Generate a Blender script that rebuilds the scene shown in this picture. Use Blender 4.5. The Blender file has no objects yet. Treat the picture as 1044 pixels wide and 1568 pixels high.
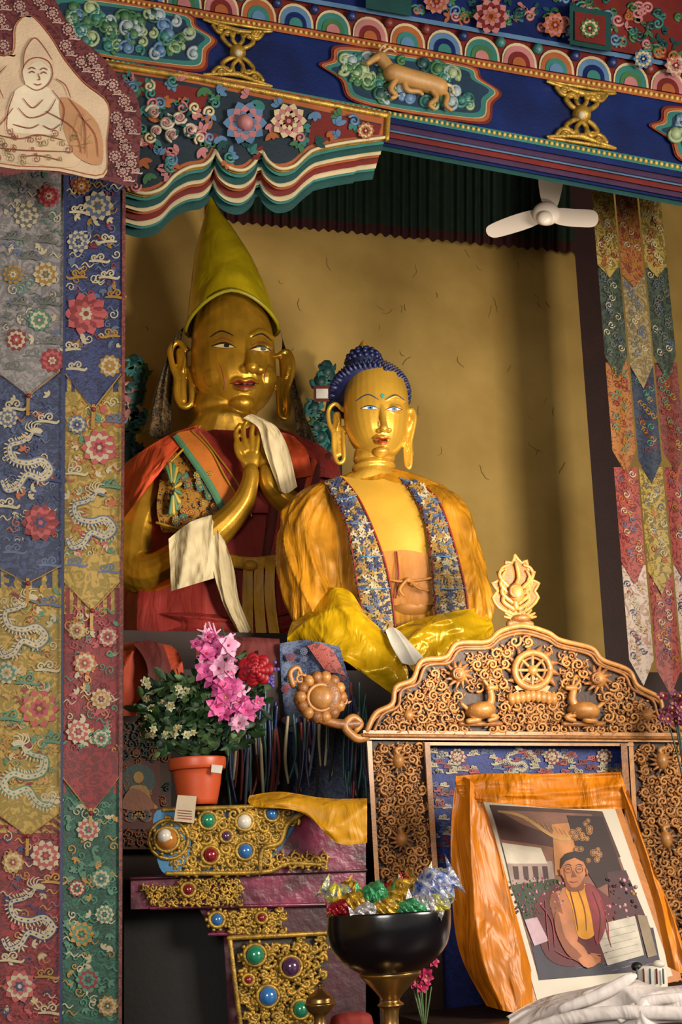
import bpy, bmesh, math, random
from mathutils import Vector, Matrix, noise
from mathutils.geometry import tessellate_polygon
from mathutils.bvhtree import BVHTree
random.seed(7)
R=random.uniform
K=1332/1044.0; FP=2200.0
sin,cos,pi=math.sin,math.cos,math.pi
# ---------------------------------------------------------------- camera
yaw=math.radians(22.2); pit=math.radians(17.2); rol=math.radians(3.43)
C=Vector((0,0,1.5))
d=Vector((sin(yaw)*cos(pit),cos(yaw)*cos(pit),sin(pit)))
r0=Vector((cos(yaw),-sin(yaw),0)); u0=r0.cross(d)
r=r0*cos(rol)-u0*sin(rol); u=r0*sin(rol)+u0*cos(rol)
cam=bpy.data.cameras.new('camera'); co=bpy.data.objects.new('camera',cam)
bpy.context.collection.objects.link(co)
co.matrix_world=Matrix(((r.x,u.x,-d.x,C.x),(r.y,u.y,-d.y,C.y),(r.z,u.z,-d.z,C.z),(0,0,0,1)))
cam.sensor_fit='VERTICAL'; cam.sensor_height=36; cam.lens=FP/2000*36; cam.clip_start=.05
bpy.context.scene.camera=co
bpy.context.scene.view_settings.view_transform='Standard'
AX=r0.copy(); AY=Vector((sin(yaw),cos(yaw),0)); Z=Vector((0,0,1))
def ray(x,y): return d+r*((x*K-666)/FP)+u*((1000-y*K)/FP)
def W(x,y,Y):
    q=ray(x,y); return C+q*(Y/q.y)
def yfl(x,Y,z=0):
    y=1000
    while W(x,y,Y).z>z+.004: y+=1
    return y
def hexc(h):
    h=h.lstrip('#'); o=[]
    for i in (0,2,4):
        c=int(h[i:i+2],16)/255; o.append(c/12.92 if c<=.04045 else ((c+.055)/1.055)**2.4)
    return o+[1]
# ---------------------------------------------------------------- materials
MC={}
def mat(name,c,rough=.6,metal=0,var=.3,scale=6,bump=.15,bs=60,c2=None,kind='n',dist=0,thr=.5,coat=0,st=1,bd=.01):
    if name in MC: return MC[name]
    m=bpy.data.materials.new(name); m.use_nodes=True; nt=m.node_tree; N=nt.nodes; L=nt.links
    p=N['Principled BSDF']; p.inputs['Roughness'].default_value=rough; p.inputs['Metallic'].default_value=metal
    if coat: p.inputs['Coat Weight'].default_value=coat; p.inputs['Coat Roughness'].default_value=.15
    tc=N.new('ShaderNodeTexCoord'); nz=N.new('ShaderNodeTexNoise'); nz.inputs['Scale'].default_value=scale
    nz.inputs['Detail'].default_value=5; nz.inputs['Distortion'].default_value=dist
    L.new(tc.outputs['Object'],nz.inputs['Vector'])
    rp=N.new('ShaderNodeValToRGB'); a=hexc(c); b_=hexc(c2) if c2 else [v*(1-var) for v in a[:3]]+[1]
    rp.color_ramp.elements[0].color=b_; rp.color_ramp.elements[1].color=a
    if kind=='n':
        rp.color_ramp.elements[0].position=.32; rp.color_ramp.elements[1].position=.66
    else:
        rp.color_ramp.elements[0].position=thr; rp.color_ramp.elements[1].position=thr+.02
    L.new(nz.outputs['Fac'],rp.inputs['Fac']); L.new(rp.outputs['Color'],p.inputs['Base Color'])
    n2=N.new('ShaderNodeTexNoise'); n2.inputs['Scale'].default_value=bs; n2.inputs['Detail'].default_value=3
    if st!=1:
        mp=N.new('ShaderNodeMapping'); mp.inputs['Scale'].default_value=(1,1,st); mp.inputs['Rotation'].default_value=(0,.35,0)
        L.new(tc.outputs['Object'],mp.inputs['Vector']); L.new(mp.outputs['Vector'],n2.inputs['Vector']); n2.inputs['Distortion'].default_value=.6
    else: L.new(tc.outputs['Object'],n2.inputs['Vector'])
    bp=N.new('ShaderNodeBump'); bp.inputs['Strength'].default_value=bump; bp.inputs['Distance'].default_value=bd
    L.new(n2.outputs['Fac'],bp.inputs['Height']); L.new(bp.outputs['Normal'],p.inputs['Normal'])
    MC[name]=m; return m
def broc(name,c,c2,scale=30,thr=.5,rough=.6,dist=2.5): return mat(name,c,rough,0,.3,scale,.3,140,c2,'b',dist,thr)
def cloth(name,c,rough=.6,var=.35,bs=7,bump=.7,st=.25,metal=0,c2=None): return mat(name,c,rough,metal,var,6,bump,bs,c2,st=st,bd=.05)
gold=mat('gold_statue','#C8942A',.3,.65,.4,7,.08,150)
goldB=mat('gold_bright','#DCA83C',.3,.55,.25,5,.06,120)
chestM=mat('gold_chest','#D4A038',.4,.25,.2,4,.05,60)
leafg=mat('gilt','#B08A34',.42,.45,.6,30,.3,120)
wood=mat('carved_wood','#8E5826',.5,0,.5,25,.3,120,coat=.1)
woodD=mat('carved_wood_dark','#301808',.6,0,.4,20,.3)
woodL=mat('carved_wood_light','#AC7436',.48,0,.4,22,.2,120,coat=.15)
teal=mat('teal_paint','#2E6A64',.5); tealD=mat('teal_dark','#143E3C',.5)
cream=mat('cream_paint','#B4A480',.55); orange=mat('orange_paint','#94502A',.55); redP=mat('red_paint','#641E1A',.5)
blueP=mat('blue_paint','#0A1E54',.45,0,.5,4); blueL=mat('blue_light','#4E6E90',.5); pink=mat('pink_paint','#A4686A',.55)
greenP=mat('green_paint','#35603A',.55); white=mat('white_paint','#DAD4C4',.6); black=mat('black_paint','#0C0B0C',.5)
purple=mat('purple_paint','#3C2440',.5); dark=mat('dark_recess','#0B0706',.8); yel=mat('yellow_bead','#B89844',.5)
# ---------------------------------------------------------------- builders
class B:
    def __init__(s,n): s.n=n;s.v=[];s.f=[];s.k=[];s.mm=[]
    def add(s,vs,fs,m,smooth=True):
        if m not in s.mm: s.mm.append(m)
        i=s.mm.index(m); o=len(s.v); s.v+=[Vector(v) for v in vs]
        for f in fs: s.f.append(tuple(o+q for q in f)); s.k.append((i,smooth))
    def mesh(s,org=Vector((0,0,0))):
        me=bpy.data.meshes.new(s.n); me.from_pydata([v-org for v in s.v],[],s.f)
        for m in s.mm: me.materials.append(m)
        me.polygons.foreach_set('material_index',[k[0] for k in s.k]); me.polygons.foreach_set('use_smooth',[k[1] for k in s.k])
        return me
    def done(s):
        lo=[min(v[i] for v in s.v) for i in range(3)]; hi=[max(v[i] for v in s.v) for i in range(3)]
        o=Vector(((lo[0]+hi[0])/2,(lo[1]+hi[1])/2,lo[2]))
        me=s.mesh(o); bm=bmesh.new(); bm.from_mesh(me); bmesh.ops.recalc_face_normals(bm,faces=bm.faces); bm.to_mesh(me); bm.free()
        ob=bpy.data.objects.new(s.n,me); ob.location=o; bpy.context.collection.objects.link(ob); return ob
def cat(P,n=6,closed=False):
    P=[tuple(p) for p in P]; N=len(P); out=[]
    for i in range(N if closed else N-1):
        p0=P[(i-1)%N] if (closed or i>0) else P[0]; p1=P[i]; p2=P[(i+1)%N]; p3=P[(i+2)%N] if (closed or i+2<N) else P[-1]
        for k in range(n):
            t=k/n; out.append(tuple(.5*((2*b)+(-a+c)*t+(2*a-5*b+4*c-e)*t*t+(-a+3*b-3*c+e)*t**3) for a,b,c,e in zip(p0,p1,p2,p3)))
    if not closed: out.append(P[-1])
    return out
def loft(b,rings,m,closed=True,cap=True,smooth=True):
    n=len(rings[0]); vs=[p for q in rings for p in q]; fs=[]
    for i in range(len(rings)-1):
        for j in range(n if closed else n-1):
            k=(j+1)%n; fs.append((i*n+j,i*n+k,(i+1)*n+k,(i+1)*n+j))
    if cap and closed: fs.append(tuple(range(n))[::-1]); fs.append(tuple(range(len(vs)-n,len(vs))))
    b.add(vs,fs,m,smooth)
def tube(b,P,rad,m,n=8,flat=1.0,cap=True):
    P=[Vector(p) for p in P]; N=len(P)
    if not hasattr(rad,'__len__'): rad=[rad]*N
    rad=list(rad)
    if cap:
        t0=(P[0]-P[1]).normalized(); t1=(P[-1]-P[-2]).normalized()
        P=[P[0]+t0*rad[0]*.9,P[0]+t0*rad[0]*.6]+P+[P[-1]+t1*rad[-1]*.6,P[-1]+t1*rad[-1]*.9]
        rad=[rad[0]*.3,rad[0]*.78]+rad+[rad[-1]*.78,rad[-1]*.3]; N+=4
    rings=[]; la=None
    for i in range(N):
        t=(P[min(i+1,N-1)]-P[max(i-1,0)])
        if t.length<1e-9: t=Vector((0,0,1))
        t.normalize(); a=AY-t*AY.dot(t)
        if a.length<.2: a=(la-t*la.dot(t)) if la else Vector((0,0,1))-t*t.z
        a.normalize(); la=a; c=t.cross(a)
        rings.append([P[i]+a*(cos(2*pi*j/n)*rad[i]*flat)+c*(sin(2*pi*j/n)*rad[i]) for j in range(n)])
    loft(b,rings,m)
def ell(b,c,rx,ry,rz,m,seg=12,rot=0):
    rings=[]; h=max(4,seg//2); cr,sr=cos(rot),sin(rot)
    for i in range(h+1):
        th=pi*(.02+.96*i/h)
        q=[]
        for j in range(seg):
            a=2*pi*j/seg; X=rx*sin(th)*cos(a); Y=ry*sin(th)*sin(a); Q=rz*cos(th)
            X,Q=X*cr-Q*sr,X*sr+Q*cr
            q.append(c+AX*X+AY*Y+Z*Q)
        rings.append(q)
    loft(b,rings,m)
def box(b,x0,x1,y0,y1,z0,z1,m):
    v=[(x,y,z) for x in (x0,x1) for y in (y0,y1) for z in (z0,z1)]
    b.add(v,[(0,1,3,2),(4,6,7,5),(0,4,5,1),(2,3,7,6),(0,2,6,4),(1,5,7,3)],m,False)
class Fr:
    def __init__(s,x,y,Y):
        s.o=W(x,y,Y); s.m=(s.o-C).dot(d)*K/FP; q=ray(x,y); s.ay=Vector((q.x,q.y,0)).normalized(); s.ax=Vector((s.ay.y,-s.ay.x,0))
    def p(s,x,y,off=0):
        q=ray(x,y); o=s.o-s.ay*off*s.m; return C+q*((o-C).dot(s.ay)/q.dot(s.ay))
    def tube(s,b,P,m,n=10,k=5,flat=1):
        P=cat(P,k) if len(P)>2 else P
        tube(b,[s.p(*p[:3]) for p in P],[p[3]*s.m for p in P],m,n,flat)
    def ell(s,b,x,y,off,rx,rz,ry,m,rot=0,seg=16): ell(b,s.p(x,y,off),rx*s.m,ry*s.m,rz*s.m,m,seg,math.radians(-rot))
    def loft(s,b,P,m,n=32,k=5,fold=None,zf=None,cap=True):
        P=cat(P,k); rings=[]
        for i,p in enumerate(P):
            c=s.p(p[0],p[1],p[2]); q=[]
            for j in range(n):
                a=2*pi*j/n; f=1+(fold(a,i/(len(P)-1)) if fold else 0)
                dz=zf(a,i/(len(P)-1)) if zf else 0
                q.append(c+s.ax*(cos(a)*p[3]*f*s.m)-s.ay*(sin(a)*p[4]*f*s.m)-Z*dz*s.m)
            rings.append(q)
        loft(b,rings,m,cap=cap)
    def patch(s,b,rows,m,n=6,fold=None):
        G=[cat(q,n) for q in rows]; cols=[cat([G[i][j] for i in range(len(G))],n) for j in range(len(G[0]))]
        nu=len(cols); nv=len(cols[0]); rings=[]
        for i in range(nu):
            q=[]
            for j in range(nv):
                x,y,o=cols[i][j]
                if fold: o+=fold(i/(nu-1),j/(nv-1))
                q.append(s.p(x,y,o))
            rings.append(q)
        loft(b,rings,m,closed=False,cap=False)
def rg(x): return 1-2*abs(sin(x))**.7
def nz3(a,c,k=0): return noise.noise(Vector((a,c,k)))
def mpY(Y): return lambda x,y,l=0: W(x,y,Y-l*Y*.00062)
def inside(x,y,P):
    c=False; j=len(P)-1
    for i in range(len(P)):
        a,b_=P[i][:2],P[j][:2]
        if (a[1]>y)!=(b_[1]>y) and x<(b_[0]-a[0])*(y-a[1])/(b_[1]-a[1])+a[0]: c=not c
        j=i
    return c
class D:
    def __init__(s,b,mp): s.b=b; s.mp=mp
    def sc(s,x,y): return (s.mp(x+1,y)-s.mp(x,y)).length
    def poly(s,P,m,l=1):
        P=[p[:2] for p in P]; tr=tessellate_polygon([[Vector((p[0],p[1],0)) for p in P]])
        s.b.add([s.mp(p[0],p[1],l) for p in P],[tuple(t) for t in tr],m,False)
    def ext(s,P,m,l0,l1,side=None):
        P=[p[:2] for p in P]; s.poly(P,m,l1); n=len(P)
        s.b.add([s.mp(p[0],p[1],l) for l in (l0,l1) for p in P],[(i,(i+1)%n,n+(i+1)%n,n+i) for i in range(n)],side or m,False)
    def band(s,fa,fb,x0,x1,m,l0,l1,n=12,side=None):
        xs=[x0+(x1-x0)*i/n for i in range(n+1)]
        s.ext([(x,fa(x)) for x in xs]+[(x,fb(x)) for x in xs[::-1]],m,l0,l1,side)
    def rib(s,P,w,m,l=1,k=5,taper=True):
        P=cat(P,k) if len(P)>2 else P; N=len(P); vs=[]
        for i in range(N):
            a=P[max(0,i-1)];c=P[min(N-1,i+1)]; dx,dy=c[0]-a[0],c[1]-a[1]; q=math.hypot(dx,dy) or 1
            ww=w*(math.sin(pi*(.12+.8*i/(N-1)))**.6 if taper else 1)/2
            for sg in (1,-1): vs.append(s.mp(P[i][0]-dy/q*ww*sg,P[i][1]+dx/q*ww*sg,l))
        s.b.add(vs,[(2*i,2*i+1,2*i+3,2*i+2) for i in range(N-1)],m,False)
    def tub(s,P,rr,m,l=1,k=5,n=6,tp=0):
        P=cat(P,k) if len(P)>2 else P; q=s.sc(*P[0][:2]); N=len(P)
        tube(s.b,[s.mp(p[0],p[1],l) for p in P],[rr*q*(1-tp*i/(N-1)) for i in range(N)],m,n)
    def sph(s,x,y,l,rr,m,rz=None,seg=8,rot=0,ry=None):
        q=s.sc(x,y); ell(s.b,s.mp(x,y,l),rr*q,(ry or rr)*q,(rz or rr)*q,m,seg,math.radians(-rot))
    def leaf(s,x,y,a,L,w,m,l=1):
        a=math.radians(a); ca,sa=cos(a),sin(a)
        q=[(0,0),(.25,.38),(.55,.5),(.82,.34),(1,0),(.82,-.34),(.55,-.5),(.25,-.38)]
        s.poly([(x+ca*t*L-sa*v*w,y+sa*t*L+ca*v*w) for t,v in q],m,l)
    def lotus(s,x,y,z,mo,mi,mc,l=1,full=True):
        for lay,(n,L,mm) in enumerate(((10,1,mo),(10,.8,mi),(8,.56,mo),(6,.34,mc))):
            for i in range(n):
                a=(360*i/n+lay*18) if full else (-190+200*i/(n-1))
                s.leaf(x,y,a,z*L,z*L*.6,mm,l+lay*.4)
        s.poly([(x+z*.13*cos(t*pi/4),y+z*.13*sin(t*pi/4)) for t in range(8)],mi,l+1.8)
    def spir(s,x,y,z,a0,dr=1,turn=1.3,n=16):
        return [(x+z*(1-.85*t/n)*cos(a0+dr*2*pi*turn*t/n),y+z*(1-.85*t/n)*sin(a0+dr*2*pi*turn*t/n)) for t in range(n+1)]
    def cloud(s,x,y,z,m,w=3,l=1,fl=1):
        s.rib(s.spir(x-z*.45*fl,y,z*.35,0 if fl>0 else pi,-fl),w*.7,m,l,1,False); s.rib(s.spir(x+z*.35*fl,y-z*.1,z*.42,pi if fl>0 else 0,fl),w*.7,m,l,1,False)
        s.rib([(x-z*fl,y+z*.35),(x,y+z*.3),(x+z*fl,y+z*.45),(x+z*1.3*fl,y+z*.2)],w*1.2,m,l)
    def dragon(s,x,y,z,m,l=1,fl=1,m2=None):
        P=[(x+fl*z*a,y+z*b_) for a,b_ in ((-.9,.8),(-.7,1.15),(-.3,1.0),(0,.6),(.5,.75),(.8,.45),(.5,.1),(0,.2),(-.5,.05),(-.6,-.4),(-.15,-.55),(.2,-.85))]
        s.rib(P,z*.27,m2 or m,l,6); s.rib(P,z*.17,m,l+.4,6); Q=cat(P,5)
        for i in range(1,len(Q)-2):
            a=math.degrees(math.atan2(Q[i+1][1]-Q[i-1][1],Q[i+1][0]-Q[i-1][0])); s.leaf(Q[i][0]+z*.08*cos(math.radians(a-90)),Q[i][1]+z*.08*sin(math.radians(a-90)),a-110,z*.15,z*.06,m,l+.2)
            if i%2: s.leaf(Q[i][0],Q[i][1],a,z*.08,z*.06,m2 or m,l+.7)
        hx,hy=P[-1]; s.leaf(hx-fl*z*.15,hy-z*.06,0 if fl>0 else 180,z*.5,z*.26,m,l+.6); s.leaf(hx,hy,20 if fl>0 else 160,z*.4,z*.1,m2 or m,l+.8)
        for t in (-150,-125,-100,-75,150,120): s.rib([(hx,hy),(hx+fl*z*.3*cos(math.radians(t)),hy+z*.3*sin(math.radians(t))),(hx+fl*z*.4*cos(math.radians(t+30)),hy+z*.42*sin(math.radians(t+30)))],z*.05,m,l+.7)
        for a,b_ in ((.7,.35),(-.5,-.2),(-.3,1.0),(.4,.7)):
            for t in (-35,0,35): s.leaf(x+fl*z*a,y+z*b_,(60 if fl>0 else 120)+t*1.2,z*.28,z*.07,m,l)
    def scroll(s,x,y,z,m,rr,l=3,turn=1.2,m2=None):
        a=R(0,6.28); dr=random.choice((1,-1)); P=s.spir(x,y,z,a,dr,turn,12)
        s.tub(P,rr,m,l,1,6,.35)
        for t in (1.9,3.4,5.0):
            bx,by=x+z*.95*cos(a+dr*t),y+z*.95*sin(a+dr*t); ex=bx+z*.55*cos(a+dr*(t-.7)),by+z*.55*sin(a+dr*(t-.7))
            s.tub([(bx,by),ex],rr*.9,m2 or m,l,1,5,.7)
    def fill(s,P,step,m,rr,l=3,avoid=(),m2=None):
        xs=[p[0] for p in P]; ys=[p[1] for p in P]; y=min(ys)+step*.45; row=0
        while y<max(ys):
            x=min(xs)+step*(.5 if row%2 else .1)
            while x<max(xs):
                X,Y_=x+R(-.12,.12)*step,y+R(-.12,.12)*step
                if inside(X,Y_,P) and inside(X+step*.3,Y_,P) and inside(X-step*.3,Y_,P) and inside(X,Y_-step*.3,P) and all(math.hypot(X-a,Y_-b_)>c for a,b_,c in avoid):
                    s.scroll(X,Y_,step*R(.4,.5),m,rr,l+R(-1,1),R(1,1.4),m2)
                x+=step
            y+=step*.87; row+=1
def remesh(b,vox,it=5):
    me=b.mesh(); bm=bmesh.new(); bm.from_mesh(me); bmesh.ops.recalc_face_normals(bm,faces=bm.faces); bm.to_mesh(me); bm.free()
    ob=bpy.data.objects.new('tmp',me); bpy.context.collection.objects.link(ob)
    q=ob.modifiers.new('r','REMESH'); q.mode='VOXEL'; q.voxel_size=vox
    q=ob.modifiers.new('s','SMOOTH'); q.factor=.5; q.iterations=it
    dg=bpy.context.evaluated_depsgraph_get(); e=ob.evaluated_get(dg); m=bpy.data.meshes.new_from_object(e)
    vs=[v.co.copy() for v in m.vertices]; fs=[tuple(p.vertices) for p in m.polygons]
    bpy.data.objects.remove(ob); bpy.data.meshes.remove(m); return vs,fs,BVHTree.FromPolygons(vs,fs)
def hit(bv,F,x,y,l):
    q=ray(x,y).normalized(); h=bv.ray_cast(C,q)
    return (h[0]-q*l*F.m) if h[0] else F.p(x,y,40)
def decal(b,bv,F,up,lo,m,l=.8,n=16,rows=5):
    a=cat(up,n); c=cat(lo,n); N=min(len(a),len(c)); vs=[]
    for i in range(N):
        for j in range(rows+1):
            t=j/rows; A=a[i*(len(a)-1)//(N-1)]; D_=c[i*(len(c)-1)//(N-1)]
            vs.append(hit(bv,F,A[0]*(1-t)+D_[0]*t,A[1]*(1-t)+D_[1]*t,l))
    r_=rows+1; b.add(vs,[(i*r_+j,i*r_+j+1,(i+1)*r_+j+1,(i+1)*r_+j) for i in range(N-1) for j in range(rows)],m)
def line(b,bv,F,P,rr,m,l=.3):
    P=cat(P,6); N=len(P); tube(b,[hit(bv,F,p[0],p[1],l) for p in P],[rr*F.m*(.4+.6*sin(pi*i/(N-1))) for i in range(N)],m,6)
# ================================================================= room
plaster=mat('plaster_ochre','#BE9C56',.92,0,.3,1.1,.35,26,'#9A7A3A',bd=.006)
b=B('wall_back'); box(b,-3,12,7.8,8.0,0,8,plaster)
crk=mat('plaster_stain','#7C6230',.9)
q=D(b,mpY(7.795))
for k in range(60):
    x=R(210,880); y=R(370,760)
    if R(0,1)<.55: x=R(400,880)
    P=[(x,y)]; a=R(1.2,1.9)
    for t in range(random.randint(2,5)): a+=R(-.8,.8); P.append((P[-1][0]+R(3,7)*cos(a),P[-1][1]+R(3,8)*sin(a)))
    q.rib(P,R(.6,1.4),crk,0,3)
b.done()
b=B('wall_left'); box(b,-3.2,-3,-3,8,0,8,plaster); b.done()
b=B('wall_right'); box(b,12,12.2,-3,8,0,8,plaster); b.done()
b=B('ceiling'); box(b,-3,12,-3,8,8,8.2,mat('ceiling_wood','#2A170C',.8)); b.done()
b=B('floor'); box(b,-3,12,-3,8,-.1,0,mat('floor_boards','#4A2C18',.5)); b.done()
b=B('wooden_post'); pm=mat('post_brown','#2B0F0C',.6); yf=yfl(975,6.6)
D(b,mpY(6.6)).ext([(868,230),(936,1130),(936+(yf-1130)*.085,yf),(990+(yf-1130)*.09,yf),(990,1130),(915,230)],pm,-60,0); b.done()
b=B('pleated_valance'); gv=mat('valance_green','#0E2A18',.8,0,.5,10); rv=mat('valance_red','#3A0D0D',.8)
N=280
for y0,y1,m in ((-30,-14,rv),(-160,-30,gv)):
    rings=[]
    for i in range(N):
        x=325+(905-325)*i/(N-1); y=338+(x-330)*.088+2*sin(i*.9)+3*nz3(i*.15,0)
        rings.append([W(x,y+dy,7.62+.035*sin(i*.8+sin(i*.13)*2)) for dy in (y0+14,y1+14)])
    loft(b,rings,m,False,False)
b.done()
# ================================================================= beam
b=B('painted_lintel_beam'); BM=mpY(4.0); q=D(b,BM)
T=lambda x:38+(x-365)*.177
Bt=lambda x:125+(x-365)*.187
q.band(lambda x:T(x)-2,lambda x:Bt(x)+2,-80,1120,blueP,-120,0)
def rail(f0,h,m,l0,l1,x0=-80,x1=1120): q.band(lambda x:f0(x),lambda x:f0(x)+h,x0,x1,m,l0,l1)
rail(lambda x:T(x)-12,12,orange,-60,5); rail(lambda x:Bt(x),11,teal,-60,6)
for k in range(150):
    x=-60+k*8; q.sph(x,T(x)-6,6,2.8,yel,seg=6); q.sph(x,Bt(x)+5,7,2.8,yel,seg=6)
rail(lambda x:T(x)-54,43,redP,-60,3)
rail(lambda x:T(x)-60,7,blueL,-60,14)
cols=[(cream,orange,teal),(cream,blueL,blueP),(cream,teal,greenP),(cream,pink,redP)]
k=0; x=-60
while x<1110:
    for j,(m,s_) in enumerate(zip(cols[k%4]+(cols[(k+1)%4][1],),(1,.88,.62,.38))):
        P=[(x+27*s_*cos(a),T(x)-14-34*s_*abs(sin(a))**.8+(27*s_*cos(a))*.17) for a in [pi-pi*t/12 for t in range(13)]]
        q.ext(P,m,3,6+j*1.5)
    q.sph(x+28,T(x+28)-44,9,7,random.choice((blueP,redP,teal)),seg=8); x+=57; k+=1
rail(lambda x:T(x)-230,170,blueP,-100,8)
q.band(lambda x:T(x)-230,lambda x:T(x)-62,890,1120,redP,8,22); q.band(lambda x:T(x)-120,lambda x:T(x)-60,872,935,tealD,8,40)
q.band(lambda x:T(x)-112,lambda x:T(x)-68,880,927,redP,40,44); q.lotus(903,T(903)-90,16,greenP,cream,redP,46)
q.band(lambda x:T(x)-260,lambda x:T(x)-60,560,630,tealD,8,30)
for (x,y,s_,ms) in ((752,25,28,(pink,redP,orange)),(668,2,20,(pink,orange,redP)),(850,38,20,(orange,pink,redP)),(985,90,16,(blueL,cream,blueP)),(1035,100,18,(pink,cream,redP))):
    q.lotus(x,y,s_,*ms,l=24)
for k in range(170):
    x=R(635,1050); y=T(x)-64-R(5,75)
    m=random.choice((greenP,teal,blueL,pink,tealD,orange,greenP)); L_=24 if x>890 else 10
    if k%2: q.tub(q.spir(x,y,R(6,11),R(0,6),1),1.8,m,L_,1,5)
    else:
        for t in range(3): q.leaf(x,y,R(0,360),R(9,14),6,m,L_+1)
def scal(P,s_): 
    cx=sum(p[0] for p in P)/len(P); cy=sum(p[1] for p in P)/len(P); return [(cx+(p[0]-cx)*s_,cy+(p[1]-cy)*(s_-(1-s_)*.9)) for p in P]
medbg=mat('medallion_ground','#1A3046',.5); sage=mat('sage_cloud','#8A9A72',.55); mist=mat('mist_cloud','#8E9CA0',.55)
def medal(dx,dy,full=True):
    P0=cat([(488,99),(506,90),(512,70),(560,72),(640,84),(725,101),(738,120),(768,142),(755,160),(748,188),(700,186),(600,171),(535,152),(520,122)],5,True)
    P0=[(p[0]+dx,p[1]+dy) for p in P0]
    for s_,m,l in ((1,redP,6),(.97,orange,8),(.93,cream,9),(.92,teal,10),(.86,medbg,10.6)): q.ext(scal(P0,s_),m,0,l)
    I=scal(P0,.84)
    for k in range(60):
        for _ in range(20):
            x=R(505+dx,755+dx); y=R(70+dy,195+dy)
            if inside(x,y,I): break
        else: continue
        m=random.choice((sage,greenP,mist,teal,blueL,greenP,sage,tealD)); z=R(8,15); a=R(0,6); e=random.choice((1,-1))
        q.tub(q.spir(x,y,z,a,e,1.2),2.6,m,12,1,5,.3)
        q.sph(x,y,9,z*.6,m,seg=8); q.sph(x+z*.8*cos(a),y+z*.8*sin(a),9,z*.4,m,seg=6)
medal(0,0)
medal(505,93); medal(-435,-80)
tan=mat('goat_tan','#A87C42',.5)
dr=D(b,BM)
dr.tub([(600,112),(625,120),(655,128),(672,134)],13,tan,22,6,10)
dr.tub([(604,116),(592,100),(582,88)],8.5,tan,24,5,8); dr.tub([(584,86),(573,90),(563,97)],6,tan,26,5,8,.4)
dr.tub([(584,82),(596,74),(606,80)],2,cream,26,5,5,.6); dr.tub([(580,82),(584,72),(592,68)],2,cream,26,5,5,.6); dr.tub([(586,88),(594,92)],3,tan,28,1,5)
for P in ([(606,122),(598,136),(606,146),(600,150)],[(618,126),(624,138),(640,140),(646,144)],[(660,136),(668,150),(658,160),(664,166)],[(670,134),(684,146),(682,160),(690,168)]): dr.tub(P,4.5,tan,24,5,6,.4)
dr.tub([(676,128),(690,132),(694,142)],2.5,cream,24,5,5)
def trident(cx,cy):
    dr.sph(cx,cy,8,12,leafg,seg=12); dr.sph(cx,cy,16,6,cream,seg=8)
    for sg in (-1,1):
        for a in (-1,1):
            dr.tub([(cx+a*4,cy+sg*6),(cx+a*16,cy+sg*12+a*2),(cx+a*24,cy+sg*22+a*4),(cx+a*14,cy+sg*30+a*2),(cx+a*8,cy+sg*24)],3.4,leafg,8)
            dr.tub([(cx,cy+sg*10),(cx+a*8,cy+sg*20),(cx+a*5,cy+sg*32)],3,leafg,8)
            dr.tub([(cx,cy+sg*33),(cx+a*20,cy+sg*36+a*4),(cx+a*52,cy+sg*42+a*9)],4.5,leafg,8,5,6,.6)
            dr.tub([(cx+a*16,cy+sg*26+a*2),(cx+a*30,cy+sg*27+a*5),(cx+a*38,cy+sg*36+a*6)],3,leafg,8)
            dr.tub(dr.spir(cx+a*26,cy+sg*34+a*4,6,0,a),2.4,leafg,9,1)
        dr.tub([(cx-50,cy+sg*43-8),(cx+50,cy+sg*43+8)],2.5,leafg,7,1)
trident(364,81); trident(890,176)
for i,(m,h) in enumerate(((blueP,9),(purple,9),(blueL,4),(redP,9),(purple,9),(blueP,5),(tealD,8))):
    o=11+sum((9,9,4,9,9,5,8)[:i]); q.band(lambda x:Bt(x)+o,lambda x:Bt(x)+o+h,585,1120,m,-90-i*6,4-i*7)
b.done()
# ================================================================= bracket capital
b=B('carved_bracket_capital'); q=D(b,mpY(3.90))
low=cat([(196,292),(222,298),(248,290),(268,270),(290,258),(312,254),(324,244)],4)+cat([(330,232),(338,248),(354,260),(374,262),(390,250),(396,236)],4)+cat([(402,234),(410,248),(428,260),(450,256),(468,240),(484,230),(530,220),(592,212)],4)
top=[(594,172),(300,112),(150,90),(120,90),(120,300)]
for i,(m,l) in enumerate(((orange,6),(leafg,3),(teal,0),(tealD,-8),(cream,-12),(orange,-20),(redP,-28),(cream,-34),(teal,-38),(tealD,-50))):
    dy=(0,4,9,20,26,30,40,48,52,66)[i]; P=[(p[0]-i*(2.4 if p[0]>560 else .6),p[1]+dy*(.95 if p[0]>480 else 1)) for p in low]
    q.ext(P+top,m,l-34,l)
inn=[(p[0]-4,p[1]-10) for p in low if p[0]<585]; P=inn+[(584,190),(300,128),(170,108),(165,280)]
q.ext(P,mat('bracket_face_blue','#1C2832',.5),6,8)
q.ext([(170,110),(320,138),(312,168),(240,150),(172,140)],redP,8,9); q.ext([(480,168),(584,192),(580,206),(500,214),(470,222)],redP,8,9)
q.tub([(p[0],p[1]-2) for p in low],3,cream,8,1,6); q.tub([(594,176),(592,212)],4,leafg,8,1)
q.tub([(594,178),(300,120),(160,98)],4,leafg,8,1)
avo=[(375,190,34),(440,185,26),(560,200,22),(262,190,34)]
for k in range(190):
    x=R(170,580); y=R(120,290)
    if inside(x,y,P) and all(math.hypot(x-a,y-c)>e*.8 for a,c,e in avo):
        m=random.choice((tealD,teal,greenP,pink,blueL,redP,orange,greenP)); a=R(0,360)
        for t in range(3): q.leaf(x,y,a+t*40,R(12,20),8,m,10+t)
        if k%3==0: q.tub(q.spir(x,y,9,a,1),2.2,random.choice((cream,teal,pink,blueL)),12,1,5)
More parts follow.
